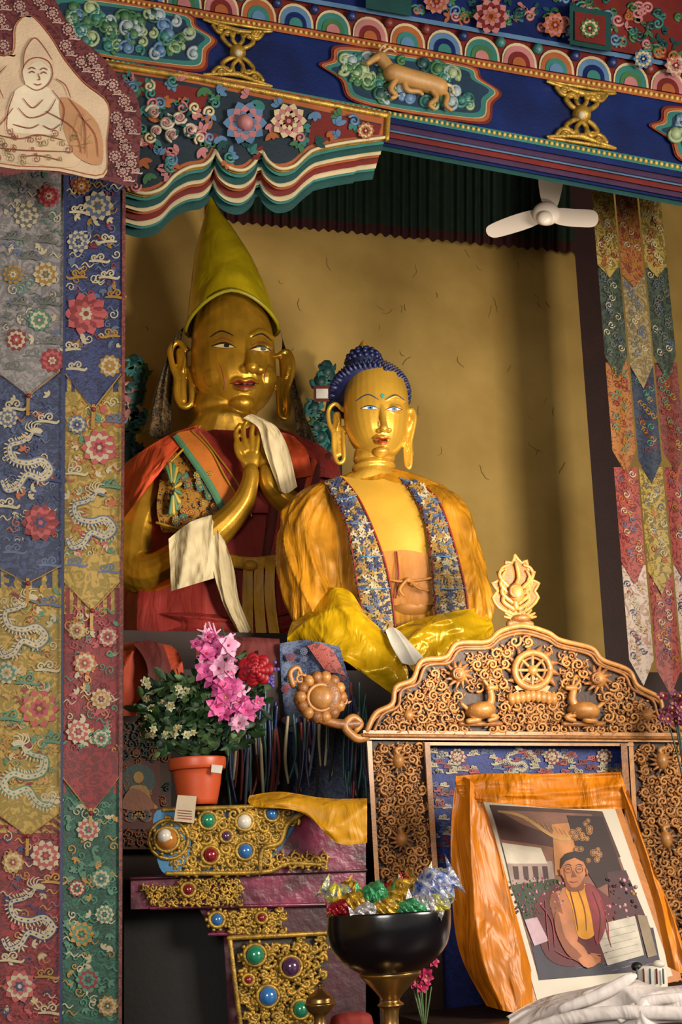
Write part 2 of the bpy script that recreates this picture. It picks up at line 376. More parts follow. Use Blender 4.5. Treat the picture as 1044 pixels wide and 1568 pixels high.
q.lotus(375,188,34,blueL,pink,orange,16); q.sph(375,188,20,12,pink,seg=10); q.lotus(442,185,28,cream,pink,redP,16); q.lotus(560,200,14,orange,cream,redP,14)
cw=mat('cloud_white','#A8A08C',.55)
for x,y,z in ((235,172,12),(254,188,13),(274,180,11),(292,198,12),(264,206,11),(240,200,9)): q.sph(x,y,11,z*.8,cw,seg=10,ry=5); q.tub(q.spir(x,y,z,R(0,6)),2.6,cw,15,1,5); q.tub(q.spir(x,y,z*.6,R(0,6)),1.2,pink,19,1,5)
for a in range(14): q.leaf(R(235,300),R(168,212),R(0,360),11,5,tealD,19)
b.done()
# ================================================================= top-left canopy cloth
b=B('appliqued_canopy_cloth'); MP=mpY(3.3); q=D(b,MP)
bm_=broc('maroon_brocade','#3A1014','#582426',26,.52)
q.ext(cat([(-30,-30),(60,-30),(95,20),(118,55),(150,80),(178,112),(205,140),(216,180),(214,230),(206,283),(160,276),(60,262),(-30,246)],4,True),bm_,-4,0)
cr=mat('canopy_cream','#B8A084',.8,0,.2,8,.3,120)
P=cat([(-30,98),(16,84),(22,40),(45,24),(75,55),(98,92),(128,128),(166,162),(164,220),(158,272),(90,262),(-30,240)],4,True); q.ext(P,cr,0,2)
cfl=mat('canopy_flower','#A4867C',.7)
for x,y in ((30,10),(0,30),(80,20),(100,70),(125,95),(150,115),(172,130),(190,155),(196,190),(192,225),(188,262),(178,180),(176,240),(5,70),(0,0),(60,0),(105,45),(140,90),(182,205),(200,250)):
    q.lotus(x,y,10,cfl,bm_,cfl,2); q.cloud(x+8,y+12,8,cfl,2,2)
q.rib([(p[0]*.98+3,p[1]*.98) for p in P],1.5,orange,3,1,False)
rl=mat('stitch_red','#7E3A28',.7); ob=mat('applique_tan','#A87A54',.7); oc=mat('applique_olive','#7C6B40',.7); ivo=mat('applique_ivory','#C9BAA0',.8); iv2=mat('applique_sand','#BCA486',.8)
q.poly(cat([(-20,185),(20,165),(70,170),(112,196),(125,235),(110,256),(40,250),(-20,240)],5,True),iv2,3)
q.poly(cat([(10,175),(22,140),(50,128),(80,138),(98,165),(92,200),(50,205),(15,200)],5,True),ivo,3.6)
q.poly(cat([(38,128),(34,108),(44,92),(60,88),(76,96),(80,114),(72,130),(56,138)],5,True),ivo,4)
q.poly(cat([(36,104),(38,78),(52,58),(66,70),(80,92),(78,104),(60,92)],4,True),cr,4.6)
q.poly(cat([(90,160),(105,150),(150,190),(155,250),(118,240),(100,205)],5,True),ob,4)
for P in ([(38,128),(34,108),(44,92),(60,88),(76,96),(80,114),(72,130),(56,138),(40,130)],[(36,104),(38,78),(52,58),(66,70),(80,92)],[(44,112),(49,109),(54,112)],[(62,113),(67,110),(72,113)],[(58,112),(61,121),(57,122)],[(52,128),(58,130),(64,128)],[(43,106),(49,103),(55,106)],[(61,107),(67,104),(73,107)],[(22,140),(12,170),(10,200)],[(80,138),(98,165),(92,200)],[(35,150),(50,165),(66,152)],[(28,165),(45,180),(72,172),(86,150)],[(20,190),(45,196),(60,190)],[(66,192),(80,198),(92,190)],[(-10,205),(30,212),(60,206),(100,215)],[(-10,225),(40,230),(110,232)],[(70,170),(112,196),(125,235)],[(105,150),(128,185),(130,235)],[(120,175),(145,205),(150,240)],[(20,165),(0,190),(-15,200)],[(30,240),(60,238),(95,246)],[(5,150),(-5,120),(10,100)],[(85,120),(100,130),(108,150)]): q.rib(P,1.7,rl,5.4)
for k in range(30): q.rib(q.spir(R(-5,115),R(200,248),R(3,7),R(0,6)),1.2,rl if k%2 else oc,5.5,1,False)
for k in range(12): q.rib([(R(100,150),R(170,245)),(R(100,150),R(170,245))],1,oc,5,1)
b.done()
# ================================================================= left brocade pillar banners
def rip(x,y): return .006*sin(x*.075+sin(y*.006)*1.5)+.004*sin(y*.013+x*.02)
LB=lambda x,y,l=0: W(x,y,3.6-rip(x,y)-l*.0023)
b=B('brocade_pillar_banners'); q=D(b,LB)
def strip(q,x0,x1,y0,y1,m,l=0,tip=0,nx=8,ny=None):
    ny=ny or max(3,int((y1-y0)/12)); rings=[]
    for i in range(nx+1):
        t=i/nx; x=x0+(x1-x0)*t; yb=y1+tip*(1-abs(2*t-1)); rings.append([q.mp(x,y0+(yb-y0)*j/ny,l) for j in range(ny+1)])
    loft(q.b,rings,m,False,False)
greyS=broc('silk_grey','#75706E','#5E5A5A',22,.5); slate=broc('silk_slate','#303A58','#1E2640',24,.52); yelB=broc('silk_gold','#947834','#74601E',24,.52)
redB=broc('silk_red','#701A1E','#541216',24,.5); navy=broc('silk_navy','#10183A','#1E2850',24,.5); grnB=broc('silk_green','#0E4636','#0A3426',24,.5); rust=broc('silk_rust','#662A20','#4A1810',24,.5)
navyM=mat('motif_navy','#1E2850',.6); wh=mat('motif_ivory','#A09478',.6); pk=mat('motif_rose','#963E40',.6); mg=mat('motif_gold','#906A28',.5,.2); gr=mat('motif_grey','#53544F',.6); dg=mat('motif_green','#3E6A54',.6); sl=mat('motif_slate','#48546E',.6); rd=mat('motif_crimson','#6E1A1E',.6); og=mat('motif_orange','#984E20',.6)
strip(q,-30,100,240,575,greyS); strip(q,-30,97,560,900,slate); strip(q,-30,95,870,1275,yelB); strip(q,-30,95,1250,1620,redB)
strip(q,99,190,255,600,navy,0); strip(q,97,187,575,940,yelB,.0); strip(q,95,185,900,1215,redB,.0); strip(q,94,184,1180,1620,grnB,0)
for x0,x1,y,t,m in ((-5,92,568,38,greyS),(100,186,572,55,navy),(-5,90,868,25,slate),(98,184,890,45,yelB),(-5,90,1245,35,yelB),(96,182,1190,55,redB)):
    strip(q,x0,x1,y-40,y,m,2.5,t)
    q.rib([(x0,y),((x0+x1)/2,y+t)],1.5,mg,3,1,False); q.rib([((x0+x1)/2,y+t),(x1,y)],1.5,mg,3,1,False)
    cx=(x0+x1)/2; q.rib([(cx,y+t-8),(cx-1,y+t+30)],5,mg,4,1,False); q.sph(cx,y+t,4,4,rd,seg=6)
lot=lambda x,y,s_,a=pk,bb=wh,c=rd:q.lotus(x,y,s_,a,bb,c,3)
for x0,x1,y0,y1,ms,n in ((0,97,262,560,(gr,wh,gr,sl,dg),100),(0,95,600,870,(sl,wh,navyM,sl,og),120),(0,93,900,1240,(mg,wh,dg,mg,rd),150),(0,92,1270,1560,(rd,pk,mg,wh,navyM),130),(102,186,262,570,(sl,wh,mg,sl,rd),120),(99,184,610,890,(mg,wh,dg,pk,og),120),(98,182,930,1180,(wh,pk,mg,dg,rd),120),(96,181,1225,1560,(dg,wh,mg,dg,dg),150)):
    for k in range(n):
        x=R(x0+5,x1-5); y=R(y0,y1); m=random.choice(ms); a=R(0,360)
        if k%3==0: q.rib(q.spir(x,y,R(5,9),a,random.choice((1,-1)),1.2,10),1.8,m,1.6,1,False)
        elif k%3==1:
            for t in range(3): q.leaf(x,y,a+t*45,R(7,12),4.5,m,1.6)
        else: q.rib([(x-9,y),(x-3,y-4),(x+3,y+3),(x+10,y-2)],2.2,m,1.6,3)
for a in ((40,330,20,wh,gr,greyS),(75,300,18,pk,rd,wh),(70,420,20,wh,mg,gr),(25,520,18,rd,wh,pk),(80,552,20,rd,pk,wh),(20,420,16,mg,gr,wh),(60,490,18,dg,wh,gr)): lot(*a)
for x,y in ((20,360),(70,365),(30,460),(75,460),(20,560),(45,390),(80,520),(50,540)): q.cloud(x,y,15,gr,3,3)
q.dragon(42,700,44,wh,3,1,sl); lot(62,800,30,rd,pk,navyM); lot(12,640,16,wh,sl,gr)
for x,y in ((20,620),(70,640),(80,730),(10,770),(20,840),(75,860)): q.cloud(x,y,16,random.choice((wh,sl,navyM)),3.5,3)
q.dragon(35,955,44,wh,3,1,gr); q.dragon(42,1180,46,wh,3,-1,dg); lot(60,1085,30,pk,yelB,rd); lot(10,1030,18,wh,dg,mg)
for x,y in ((75,920),(70,1020),(15,1095),(80,1130),(75,1220),(40,1040)): q.cloud(x,y,17,random.choice((wh,dg,sl)),3.5,3)
q.dragon(45,1400,46,wh,3,1,navyM); lot(70,1310,24,wh,pk,rd); lot(30,1510,26,pk,wh,navyM); lot(20,1320,18,mg,wh,rd)
for x,y in ((80,1345),(15,1465),(70,1490),(75,1545)): q.cloud(x,y,17,random.choice((wh,sl,mg)),3.5,3)
lot(132,480,34,pk,rd,wh); lot(150,315,24,wh,sl,gr); lot(120,370,18,wh,sl,navyM); lot(168,560,18,mg,wh,mg); lot(125,285,14,mg,rd,wh)
for x,y in ((120,420),(165,420),(110,530),(170,510),(115,560),(120,320),(165,365),(175,450),(150,395)): q.cloud(x,y,14,random.choice((wh,sl,mg,wh)),3.5,3,random.choice((1,-1)))
lot(152,685,28,pk,wh,rd); q.dragon(140,790,42,wh,3,1,sl); lot(118,650,16,sl,wh,navyM)
for x,y in ((115,720),(170,740),(115,860),(165,870),(175,640)): q.cloud(x,y,15,random.choice((wh,dg,sl,pk)),3.5,3)
for (x,y,a,c,e) in ((130,1015,19,og,wh),(155,1070,17,wh,mg),(120,1120,20,wh,pk),(155,1130,15,dg,wh),(165,975,17,pk,wh),(118,965,15,mg,wh)): lot(x,y,a,c,e,rd)
for (x,y,a,c,e) in ((135,1270,19,wh,pk),(155,1345,17,dg,wh),(125,1430,20,mg,dg),(160,1400,15,wh,dg),(135,1500,20,dg,rd),(165,1540,17,mg,wh),(118,1360,14,rd,wh)): lot(x,y,a,c,e,tealD)
q.rib([(100,255),(97,700),(95,1100),(93,1600)],4,navyM,3.5,8,False)
q.rib([(190,290),(188,700),(185,1100),(184,1600)],5,rust,3.5,8,False)
b.done()
b=B('pillar'); yf=yfl(60,3.74); D(b,mpY(3.74)).ext([(-60,240),(192,280),(184,yf),(-60,yf)],mat('pillar_red','#3A120E',.5),-70,0); b.done()
# ================================================================= right banners
b=B('hanging_brocade_banner'); 
def RX(u_,y): return (905+(y-300)*.08)*(1-u_)+(1012+(y-300)*.10)*u_
RB=lambda x,y,l=0: W(RX(x,y),y,4.9-.012*sin(x*19+y*.01)-l*.003)
q=D(b,RB)
olive=broc('banner_olive','#5A4A1E','#8A7434',20,.5); oran=broc('banner_orange','#5E2A10','#80501E',20,.52); ggry=broc('banner_greygreen','#181F18','#2E3A2C',20,.5); crm=broc('banner_cream','#7E6E48','#5E5034',20,.5)
dblue=broc('banner_blue','#0E1628','#1E283A',20,.5); rdd=broc('banner_red','#541814','#7E342C',20,.52); wht=broc('banner_white','#9C8C80','#826656',20,.45)
tiers=[(865,1010,(wht,rdd,wht),40),(715,860,(rdd,olive,rdd),35),(555,690,(oran,dblue,rust),35),(410,545,(ggry,crm,ggry),35),(290,405,(olive,oran,olive),20)]
for i,(a,c,ms,tp) in enumerate(tiers):
    for j in range(3):
        x0,x1=j/3+.012,(j+1)/3-.012; strip(q,x0,x1,a,c+(15 if j==1 else 0),ms[j],i*2.5+(1 if j==1 else 0),tp,6)
        cx=(x0+x1)/2
        for k in range(22):
            y=a+10+(c-a-5)*k/22; xx=cx+.1*R(-1,1); mm=random.choice([(wh,rd,mg,navyM),(rd,wh,sl,mg,og),(mg,mg,rd,dg),(gr,wh,sl,gr),(mg,wh,rd,og)][i])
            P=[(xx+.05*(1-.8*t/10)*cos(t*.8+k),y+6*(1-.8*t/10)*sin(t*.8+k)) for t in range(11)]
            vs=[]
            for t,p in enumerate(P): vs+= [q.mp(p[0],p[1]-.9,i*2.5+2.2),q.mp(p[0]+.008,p[1]+.9,i*2.5+2.2)]
            b.add(vs,[(2*t,2*t+1,2*t+3,2*t+2) for t in range(10)],mm,False)
b.done()
# ================================================================= fan
b=B('wall_fan'); F=Fr(835,330,4.7); fw=mat('fan_white','#C4B6A8',.4,0,.1,3,.02)
F.ell(b,836,327,8,21,20,12,fw,seg=24); F.ell(b,834,334,18,12,12,8,fw,seg=20); F.ell(b,836,327,-8,14,14,14,fw,seg=20)
q=D(b,lambda x,y,l=0:F.p(x,y,l))
for P in ([(832,315),(824,275),(832,254),(846,249),(862,254),(864,268),(852,318)],[(822,322),(790,328),(752,343),(744,352),(750,362),(768,362),(826,342)],[(850,320),(880,320),(908,322),(916,332),(912,345),(895,348),(850,342)]):
    P=cat(P,4,True); q.ext(P,fw,1,5)
F.tube(b,[(836,320,-14,5),(838,280,-50,5),(840,225,-90,5)],fw,8); b.done()
# ================================================================= carved cloud screens
b=B('carved_throne_back'); q=D(b,mpY(7.3))
for (x,y,m) in ((205,560,teal),(212,585,tealD),(200,625,pink),(208,605,teal),(215,640,teal),(205,690,tealD),(198,720,teal),(200,660,greenP),(490,585,teal),(500,570,tealD),(508,592,greenP),(480,625,teal),(500,640,tealD),(490,670,teal),(505,690,teal),(482,655,greenP),(215,570,greenP),(195,600,pink),(205,630,cream)):
    q.scroll(x,y,13,m,4,4,1.1); q.sph(x,y,0,11,tealD)
    for t in range(4): q.leaf(x,y,R(0,360),18,9,m,9)
q.ext([(480,590),(506,590),(508,615),(480,615)],redP,0,12); q.ext([(484,595),(502,595),(503,610),(484,610)],white,12,14)
q.tub([(500,560),(510,600),(505,650),(515,720),(500,1030)],9,tealD,0); q.tub([(205,550),(215,600),(200,650),(195,740),(210,1030)],9,tealD,0); b.done()
# ================================================================= BIG STATUE
F=Fr(350,750,6.8); raw=B('raw'); g=gold
F.loft(raw,[(352,455,-5,30,35),(354,480,-3,54,57),(356,510,0,64,65),(357,545,3,67,66),(359,575,6,66,63),(362,600,9,58,54),(365,616,11,45,42),(367,628,12,28,26),(367,633,12,8,8)],g)
F.tube(raw,[(376,512,58,6),(381,535,62,7.5),(385,552,68,9),(386,562,71,11)],g); F.ell(raw,374,566,62,9,7,9,g); F.ell(raw,398,567,61,9,7,9,g)
F.ell(raw,334,576,38,24,26,22,g); F.ell(raw,406,578,30,18,24,22,g); F.ell(raw,370,618,38,20,13,16,g)
F.tube(raw,[(352,586,57,3),(364,581,64,4.5),(374,583,67,4.5),(384,581,65,4.5),(395,586,57,3)],g); F.tube(raw,[(358,591,56,3),(374,595,64,6),(390,592,57,3)],g)
for x,y in ((343,528),(399,534)): F.ell(raw,x,y,52 if x<370 else 48,19,10,12,g)
F.tube(raw,[(318,514,40,4),(340,504,54,6),(362,512,60,5)],g); F.tube(raw,[(384,514,60,5),(400,508,50,6),(418,518,34,4)],g)
for P in ([(286,535),(272,524),(261,536),(264,560),(270,580),(270,605),(279,622),(292,618),(294,595),(290,565)],[(426,545),(440,538),(448,556),(445,580),(439,600),(441,625),(438,640),(430,636),(427,610),(426,580)]):
    F.tube(raw,[(x,y,4,5) for x,y in P],g,8); cx=sum(p[0] for p in P)/10; F.tube(raw,[(cx,P[0][1]+5,-2,10),(cx+1,P[0][1]+35,-2,9),(cx+1,P[0][1]+60,-1,7),(cx+2,P[0][1]+80,0,7)],g)
    F.tube(raw,[(cx-2,P[0][1],6,3),(cx+5,P[0][1]+15,7,3),(cx+2,P[0][1]+32,6,3)],g,8)
F.loft(raw,[(345,605,-5,46,42),(345,628,-5,51,46),(345,637,-5,48,44),(345,650,-5,54,50),(345,680,-15,90,50)],g)
F.tube(raw,[(250,735,10,44),(222,780,20,40),(208,830,28,36),(212,872,40,34),(240,876,62,30),(290,845,85,26),(338,808,100,22),(370,772,108,17),(382,740,112,13),(384,722,112,12)],g,14)
F.ell(raw,383,704,112,14,20,7,g,6)
for P in ([(374,692),(364,678),(361,662),(367,650)],[(379,690),(373,668),(374,652),(380,643)],[(386,690),(385,666),(388,650),(392,642)],[(392,692),(395,672),(400,660),(405,654)],[(377,710),(366,698),(361,682),(364,666)]): F.tube(raw,[(x,y,114,4.8-i*.5) for i,(x,y) in enumerate(P)],g,8)
F.tube(raw,[(480,790,40,30),(445,775,70,24),(415,745,95,16),(408,722,98,13)],g)
F.ell(raw,404,705,98,13,18,8,g,-6)
for P in ([(398,696),(392,680),(388,668)],[(403,694),(400,676),(398,662)],[(409,695),(409,678),(408,666)],[(414,702),(417,688),(418,676)]): F.tube(raw,[(x,y,100,5) for x,y in P],g,8)
vs,fs,bv=remesh(raw,.0055,6)
b=B('gilded_lama_statue'); b.add(vs,fs,gold)
lip=mat('lip_red','#7E2A12',.5); ink=mat('face_ink','#120C08',.5); ew=mat('eye_white','#CFC08A',.4)
for cx,cy in ((343,529),(399,534)):
    w=17 if cx<370 else 15
    decal(b,bv,F,[(cx-w,cy+1),(cx,cy-2.5),(cx+w,cy+2)],[(cx-w,cy+1),(cx,cy+3.5),(cx+w,cy+2)],ew)
    decal(b,bv,F,[(cx+0,cy-2.2),(cx+4,cy-2.5),(cx+8,cy-1.8)],[(cx+0,cy+2),(cx+4,cy+2.8),(cx+8,cy+2)],ink,1.2)
    line(b,bv,F,[(cx-w-2,cy+1),(cx-5,cy-3.5),(cx+6,cy-3),(cx+w+1,cy+3)],1.5,ink); line(b,bv,F,[(cx-w,cy+1.5),(cx,cy+4),(cx+w,cy+2.5)],.7,lip)
    line(b,bv,F,[(cx-w+1,cy-5),(cx,cy-11),(cx+w-2,cy-4)],.8,lip,-.1)
    line(b,bv,F,[(cx-w-4,cy-13),(cx-4,cy-22),(cx+w-2,cy-15)] if cx<370 else [(cx-w,cy-17),(cx+2,cy-23),(cx+w+2,cy-12)],1.3,ink)
decal(b,bv,F,[(353,587),(366,581),(374,584),(384,581),(394,587)],[(353,587),(366,588),(374,589),(384,588),(394,587)],lip)
decal(b,bv,F,[(356,588),(366,589),(374,590),(384,589),(391,588)],[(356,589),(366,594),(374,596),(384,594),(391,589)],lip)
line(b,bv,F,[(352,587),(374,589.5),(396,587)],.9,ink)
line(b,bv,F,[(336,556),(341,571),(344,586),(342,598)],1,lip,-.2); line(b,bv,F,[(411,560),(405,574),(404,588)],.9,lip,-.2)
hatM=mat('hat_satin','#BCA414',.26,.35,.3,5,.5,5,st=.5,bd=.04); hatB=mat('hat_brim','#8E8212',.45); lap=broc('hat_lappet','#5A4424','#1E1408',24,.5)
F.loft(b,[(322,302,0,2,2),(326,325,0,12,11),(333,355,0,28,25),(341,395,0,46,42),(347,430,0,58,55),(352,458,0,68,65),(355,482,2,74,71)],hatM,64,8,fold=lambda a,t:(.03*rg(a*2.5+t*4)+.04*nz3(a*2,t*5)+.02*nz3(a*6,t*12))*t,zf=lambda a,t:34*abs(cos(a))**1.6*t**3-6*t,cap=False)
P=[]
for j in range(41):
    a=2*pi*j/40; c=F.p(355,482,2); P.append(c+F.ax*cos(a)*74*F.m-F.ay*sin(a)*71*F.m-Z*(34*abs(cos(a))**1.6-6)*F.m)
tube(b,P,3.2*F.m,hatB,6)
lf=lambda a,c:6*rg(a*7+c)
F.patch(b,[[(282,500,-10),(268,515,10),(262,535,5)],[(268,560,-25),(252,580,0),(246,570,-10)],[(262,620,-25),(245,630,0),(232,615,-10)],[(262,665,-20),(242,672,5),(218,665,-5)]],lap,8,lf)
F.patch(b,[[(428,500,0),(432,520,-10),(430,545,-15)],[(440,560,0),(452,580,0),(444,570,-10)],[(450,620,5),(468,640,5),(460,620,-10)],[(455,680,5),(480,690,5),(492,690,-10)]],lap,8,lf)
# robes
robe=cloth('robe_maroon','#8A221A',.75); robeO=cloth('robe_vermilion','#C8481C',.7); robeD=cloth('robe_dark','#561410',.8)
vest=broc('vest_flowers','#2A2A22','#9A6A1E',24,.55); sash=cloth('sash_gold','#B8861C',.55,bs=12); khata=cloth('khata_ivory','#C4B28A',.65,.25,9,.6); trimG=mat('robe_gold_trim','#B88A2A',.45,.3)
fo=lambda a,t:.04*rg(a*4.5+t*3+sin(t*5))+.03*nz3(a*4,t*6)
F.loft(b,[(350,655,-15,50,40),(355,672,-15,100,50),(358,700,-15,150,62),(352,740,-10,160,72),(350,800,-5,150,78),(345,870,0,150,82),(340,930,5,150,86),(335,988,5,150,90)],robe,96,6,fo)
fs_=lambda a,c:7*rg(a*6+c*2)+4*nz3(a*7,c*5)
F.patch(b,[[(306,650,45),(262,664,62),(215,692,66),(188,712,30)],[(292,668,64),(262,690,84),(222,715,90),(180,745,40)],[(272,690,78),(246,712,96),(212,745,98),(178,775,40)],[(262,700,80),(236,735,100),(206,772,104),(180,806,40)]],robeO,12,fs_)
F.patch(b,[[(400,668,48),(430,662,50),(450,668,40)],[(408,700,72),(440,695,74),(470,690,60)],[(412,740,88),(440,735,86),(478,728,70)]],robeO,8,lambda a,c:4*rg(c*5)-4)
F.patch(b,[[(250,700,62),(285,690,58),(310,720,62)],[(244,740,72),(290,745,74),(330,760,76)],[(240,780,75),(290,790,80),(345,790,80)],[(248,815,72),(290,815,80),(340,810,80)]],vest,8)
q=D(b,lambda x,y,l=0:F.p(x,y,84+l)); vm=[mat('vest_red','#8A2A16',.6),mat('vest_gold','#B8902A',.5),mat('vest_blue','#2E5A6E',.6),mat('vest_teal','#4A7A5A',.6)]
for k in range(34): q.lotus(R(268,335),R(725,800),R(5,8),vm[k%4],vm[(k+1)%4],vm[1],k*.1)
for i in range(11):
    a=-2.1+i*.38; F.tube(b,[(264+4*cos(a),748+12*sin(a),96,2),(262+14*cos(a),748+38*sin(a),90,3.4)],mat('vest_trim','#B89C3C',.5) if i%2 else vm[3],6,4)
F.patch(b,[[(266,668,70),(274,662,68),(294,658,62)],[(290,700,82),(305,695,82),(322,688,78)],[(318,740,88),(332,735,88),(345,730,86)],[(345,790,92),(362,785,92),(376,775,90)]],mat('robe_orange_band','#B8661C',.65),6)
F.patch(b,[[(264,668,70),(268,666,72),(272,664,72)],[(288,702,84),(292,700,86),(297,698,84)],[(315,742,90),(320,740,92),(325,738,90)],[(342,792,94),(348,790,96),(352,788,94)]],vm[3],6)
F.patch(b,[[(292,658,60),(300,656,58),(312,656,52)],[(322,690,76),(335,690,76),(350,690,74)],[(345,735,84),(365,735,86),(385,735,82)],[(376,785,88),(400,785,88),(420,785,84)]],robe,8,lambda a,c:3*rg(c*5))
for P in ([(294,660,66,1.6),(323,690,80,1.6),(346,732,90,1.6),(376,778,94,1.6)],[(306,652,48,1.8),(285,682,76,1.8),(262,706,88,1.8)],[(240,800,84,2),(290,812,90,2),(345,806,92,2)],[(300,655,56,1.5),(335,700,80,1.5),(366,744,90,1.5),(385,790,94,1.5)]): F.tube(b,P,trimG,6)
for i in range(7):
    F.tube(b,[(430+i*12,668+i*5,30-i*4,7),(425+i*10,720,66-i*4,9),(418+i*8,790,80-i*4,9),(410+i*8,850,86,8)],robeO if i in (2,5) else (robe if i%2 else robeD),8)
F.patch(b,[[(450,665,40),(480,680,30),(515,700,10)],[(470,690,50),(500,705,38),(522,725,10)],[(480,730,50),(510,735,38),(524,770,10)]],robe,8,fs_)
for i in range(4): F.tube(b,[(350,852+i*4,86,4),(385,858+i*3,98,5),(425,852+i*4,92,4)],sash,8)
for i,x in enumerate((380,397,414)): F.patch(b,[[(x-7,862,100),(x+7,864,102)],[(x-9,910,104),(x+7,912,104)],[(x-8+i*4,985,108),(x+8+i*4,985,108)]],sash,6,lambda a,c:2*sin(c*9))
F.ell(b,383,866,104,11,8,8,sash)
F.patch(b,[[(212,915,30),(290,930,90),(380,945,100),(470,930,60)],[(205,940,40),(290,955,100),(380,965,108),(475,950,60)],[(205,980,50),(290,985,104),(380,990,108),(480,985,60)]],robe,14,lambda a,c:8*rg(c*7+a*3)+5*nz3(a*6,c*6))
fd=lambda a,c:3.5*rg(a*6+c*2)+2.5*nz3(a*8,c*8)
F.patch(b,[[(258,825,118),(290,800,126),(324,788,124)],[(260,860,124),(295,845,132),(328,835,128)],[(262,905,120),(295,895,130),(328,885,124)]],khata,12,fd)
F.patch(b,[[(325,795,120),(335,815,122),(345,830,118)],[(325,860,124),(340,870,126),(358,870,120)],[(340,920,126),(352,925,128),(366,918,122)],[(368,975,124),(376,972,126),(384,965,122)]],khata,10,fd)
F.patch(b,[[(372,640,118),(385,634,122),(400,640,118)],[(395,655,124),(410,650,128),(425,655,120)],[(405,690,124),(422,685,128),(442,690,120)],[(428,752,118),(440,755,122),(455,745,116)]],khata,10,fd)
b.done()
b=B('vermilion_robe_drape'); F2=Fr(230,1040,5.15)
F2.patch(b,[[(150,985,-30),(190,984,-25),(225,982,-20),(262,988,-20)],[(150,1000,0),(190,1000,6),(235,996,10),(276,1004,0)],[(150,1050,10),(190,1050,20),(235,1045,22),(280,1035,6)],[(150,1098,10),(190,1096,20),(232,1092,20),(264,1075,6)]],cloth('robe_rust','#A83A18',.75),14,lambda a,c:11*rg(a*5+c*3)+6*nz3(a*6,c*5))
F2.patch(b,[[(205,986,8),(225,980,10),(250,986,4)],[(225,1020,30),(240,1015,32),(262,1022,14)],[(228,1090,34),(246,1085,36),(275,1065,16)]],robeD,10,lambda a,c:6*rg(a*4)); b.done()
# ================================================================= BUDDHA
F=Fr(590,800,5.7); raw=B('raw'); g=goldB
F.loft(raw,[(574,560,-5,22,24),(574,575,-2,42,44),(575,600,0,50,53),(576,630,2,51.5,54),(577,652,4,50,51),(579,672,6,44,45),(581,687,8,34,34),(583,698,10,21,21),(583,703,10,6,6)],g)
F.tube(raw,[(583,612,50,3.5),(585,630,53,4.5),(587,647,58,5.5),(588,656,61,7)],g); F.ell(raw,581,659,55,5.5,4,6,g); F.ell(raw,595,659,54,5.5,4,6,g)
F.tube(raw,[(573,672,49,2),(580,669,55,3),(585,670,56,3),(591,669,55,3),(597,672,49,2)],g); F.tube(raw,[(576,676,49,2),(585,679,55,4),(595,676,49,2)],g)
F.ell(raw,584,692,32,13,8,12,g)
for x,y in ((566,624),(603,626)): F.ell(raw,x,y,44,14,8,9,g)
F.tube(raw,[(546,615,38,2),(564,606,48,3),(580,613,51,3)],g); F.tube(raw,[(590,613,51,3),(606,607,45,3),(620,615,33,2)],g)
for P in ([(525,628),(513,618),(503,628),(504,648),(510,664),(511,690),(517,708),(526,704),(526,680),(525,655)],[(623,632),(631,627),(635,640),(632,660),(628,680),(629,702),(627,716),(622,712),(620,690),(621,660)]):
    F.tube(raw,[(x,y,2,3.6) for x,y in P],g,8); cx=sum(p[0] for p in P)/10; F.tube(raw,[(cx,636,-3,7),(cx,660,-3,7),(cx+1,680,-2,5),(cx+2,696,0,5)],g)
    F.tube(raw,[(cx-2,632,4,2),(cx+3,644,5,2),(cx,656,4,2)],g,6)
F.loft(raw,[(573,690,-5,31,30),(573,703,-5,33,32),(573,709,-5,30,29.5),(572,716,-5,34.5,33),(572,722,-6,32,31),(571,730,-8,42,35),(570,745,-12,80,38)],g)
vs,fs,bv=remesh(raw,.0042,5)
b=B('golden_buddha_statue'); b.add(vs,fs,goldB)
lipB=mat('buddha_lip','#9E3A1A',.5); eb=mat('eye_blue','#4A7AA8',.4); ewb=mat('eye_white_b','#D8D4BC',.4); brow=mat('brow_blue','#1C2E5A',.5)
for cx,cy in ((566,624),(603,626)):
    w=13 if cx<590 else 12
    decal(b,bv,F,[(cx-w,cy+1),(cx,cy-2.2),(cx+w,cy+1)],[(cx-w,cy+1),(cx,cy+2.8),(cx+w,cy+1)],ewb)
    decal(b,bv,F,[(cx-3,cy-1.6),(cx+1,cy-2),(cx+5,cy-1.6)],[(cx-3,cy+2),(cx+1,cy+2.6),(cx+5,cy+2)],eb,1.2)
    decal(b,bv,F,[(cx-.5,cy-1.4),(cx+1,cy-1.6),(cx+2.5,cy-1.4)],[(cx-.5,cy+1),(cx+1,cy+1.5),(cx+2.5,cy+1)],ink,1.5)
    line(b,bv,F,[(cx-w-1,cy+1.5),(cx,cy-3),(cx+w+1,cy+1.5)],1.1,brow); line(b,bv,F,[(cx-w,cy+1.5),(cx,cy+3.4),(cx+w,cy+1.5)],.6,lipB)
line(b,bv,F,[(545,614),(563,604),(580,612)],1.0,brow); line(b,bv,F,[(590,612),(606,605),(619,613)],1.0,brow)
decal(b,bv,F,[(574,672),(580,669),(585,670.5),(591,669),(596,672)],[(574,672),(580,673),(585,674),(591,673),(596,672)],lipB)
decal(b,bv,F,[(576,673),(580,674),(585,675),(591,674),(594,673)],[(576,674),(580,679),(585,680),(591,679),(594,674)],lipB)
decal(b,bv,F,[(583,605),(586,602),(589,605)],[(583,606),(586,610),(589,606)],mat('urna','#2E8A8A',.3),1.5)
hb=mat('hair_blue','#121A46',.5,0,.3,20,.1)
def hp(az,el,sc=1): return F.p(566,606,-6)+F.ax*(cos(az)*cos(el)*61*sc*F.m)-F.ay*(sin(az)*cos(el)*64*sc*F.m)+Z*(sin(el)*52*sc*F.m)
def elmin(az):
    s_=sin(az); return .62*s_**.8 -.12 if s_>0 else -.12+.5*s_
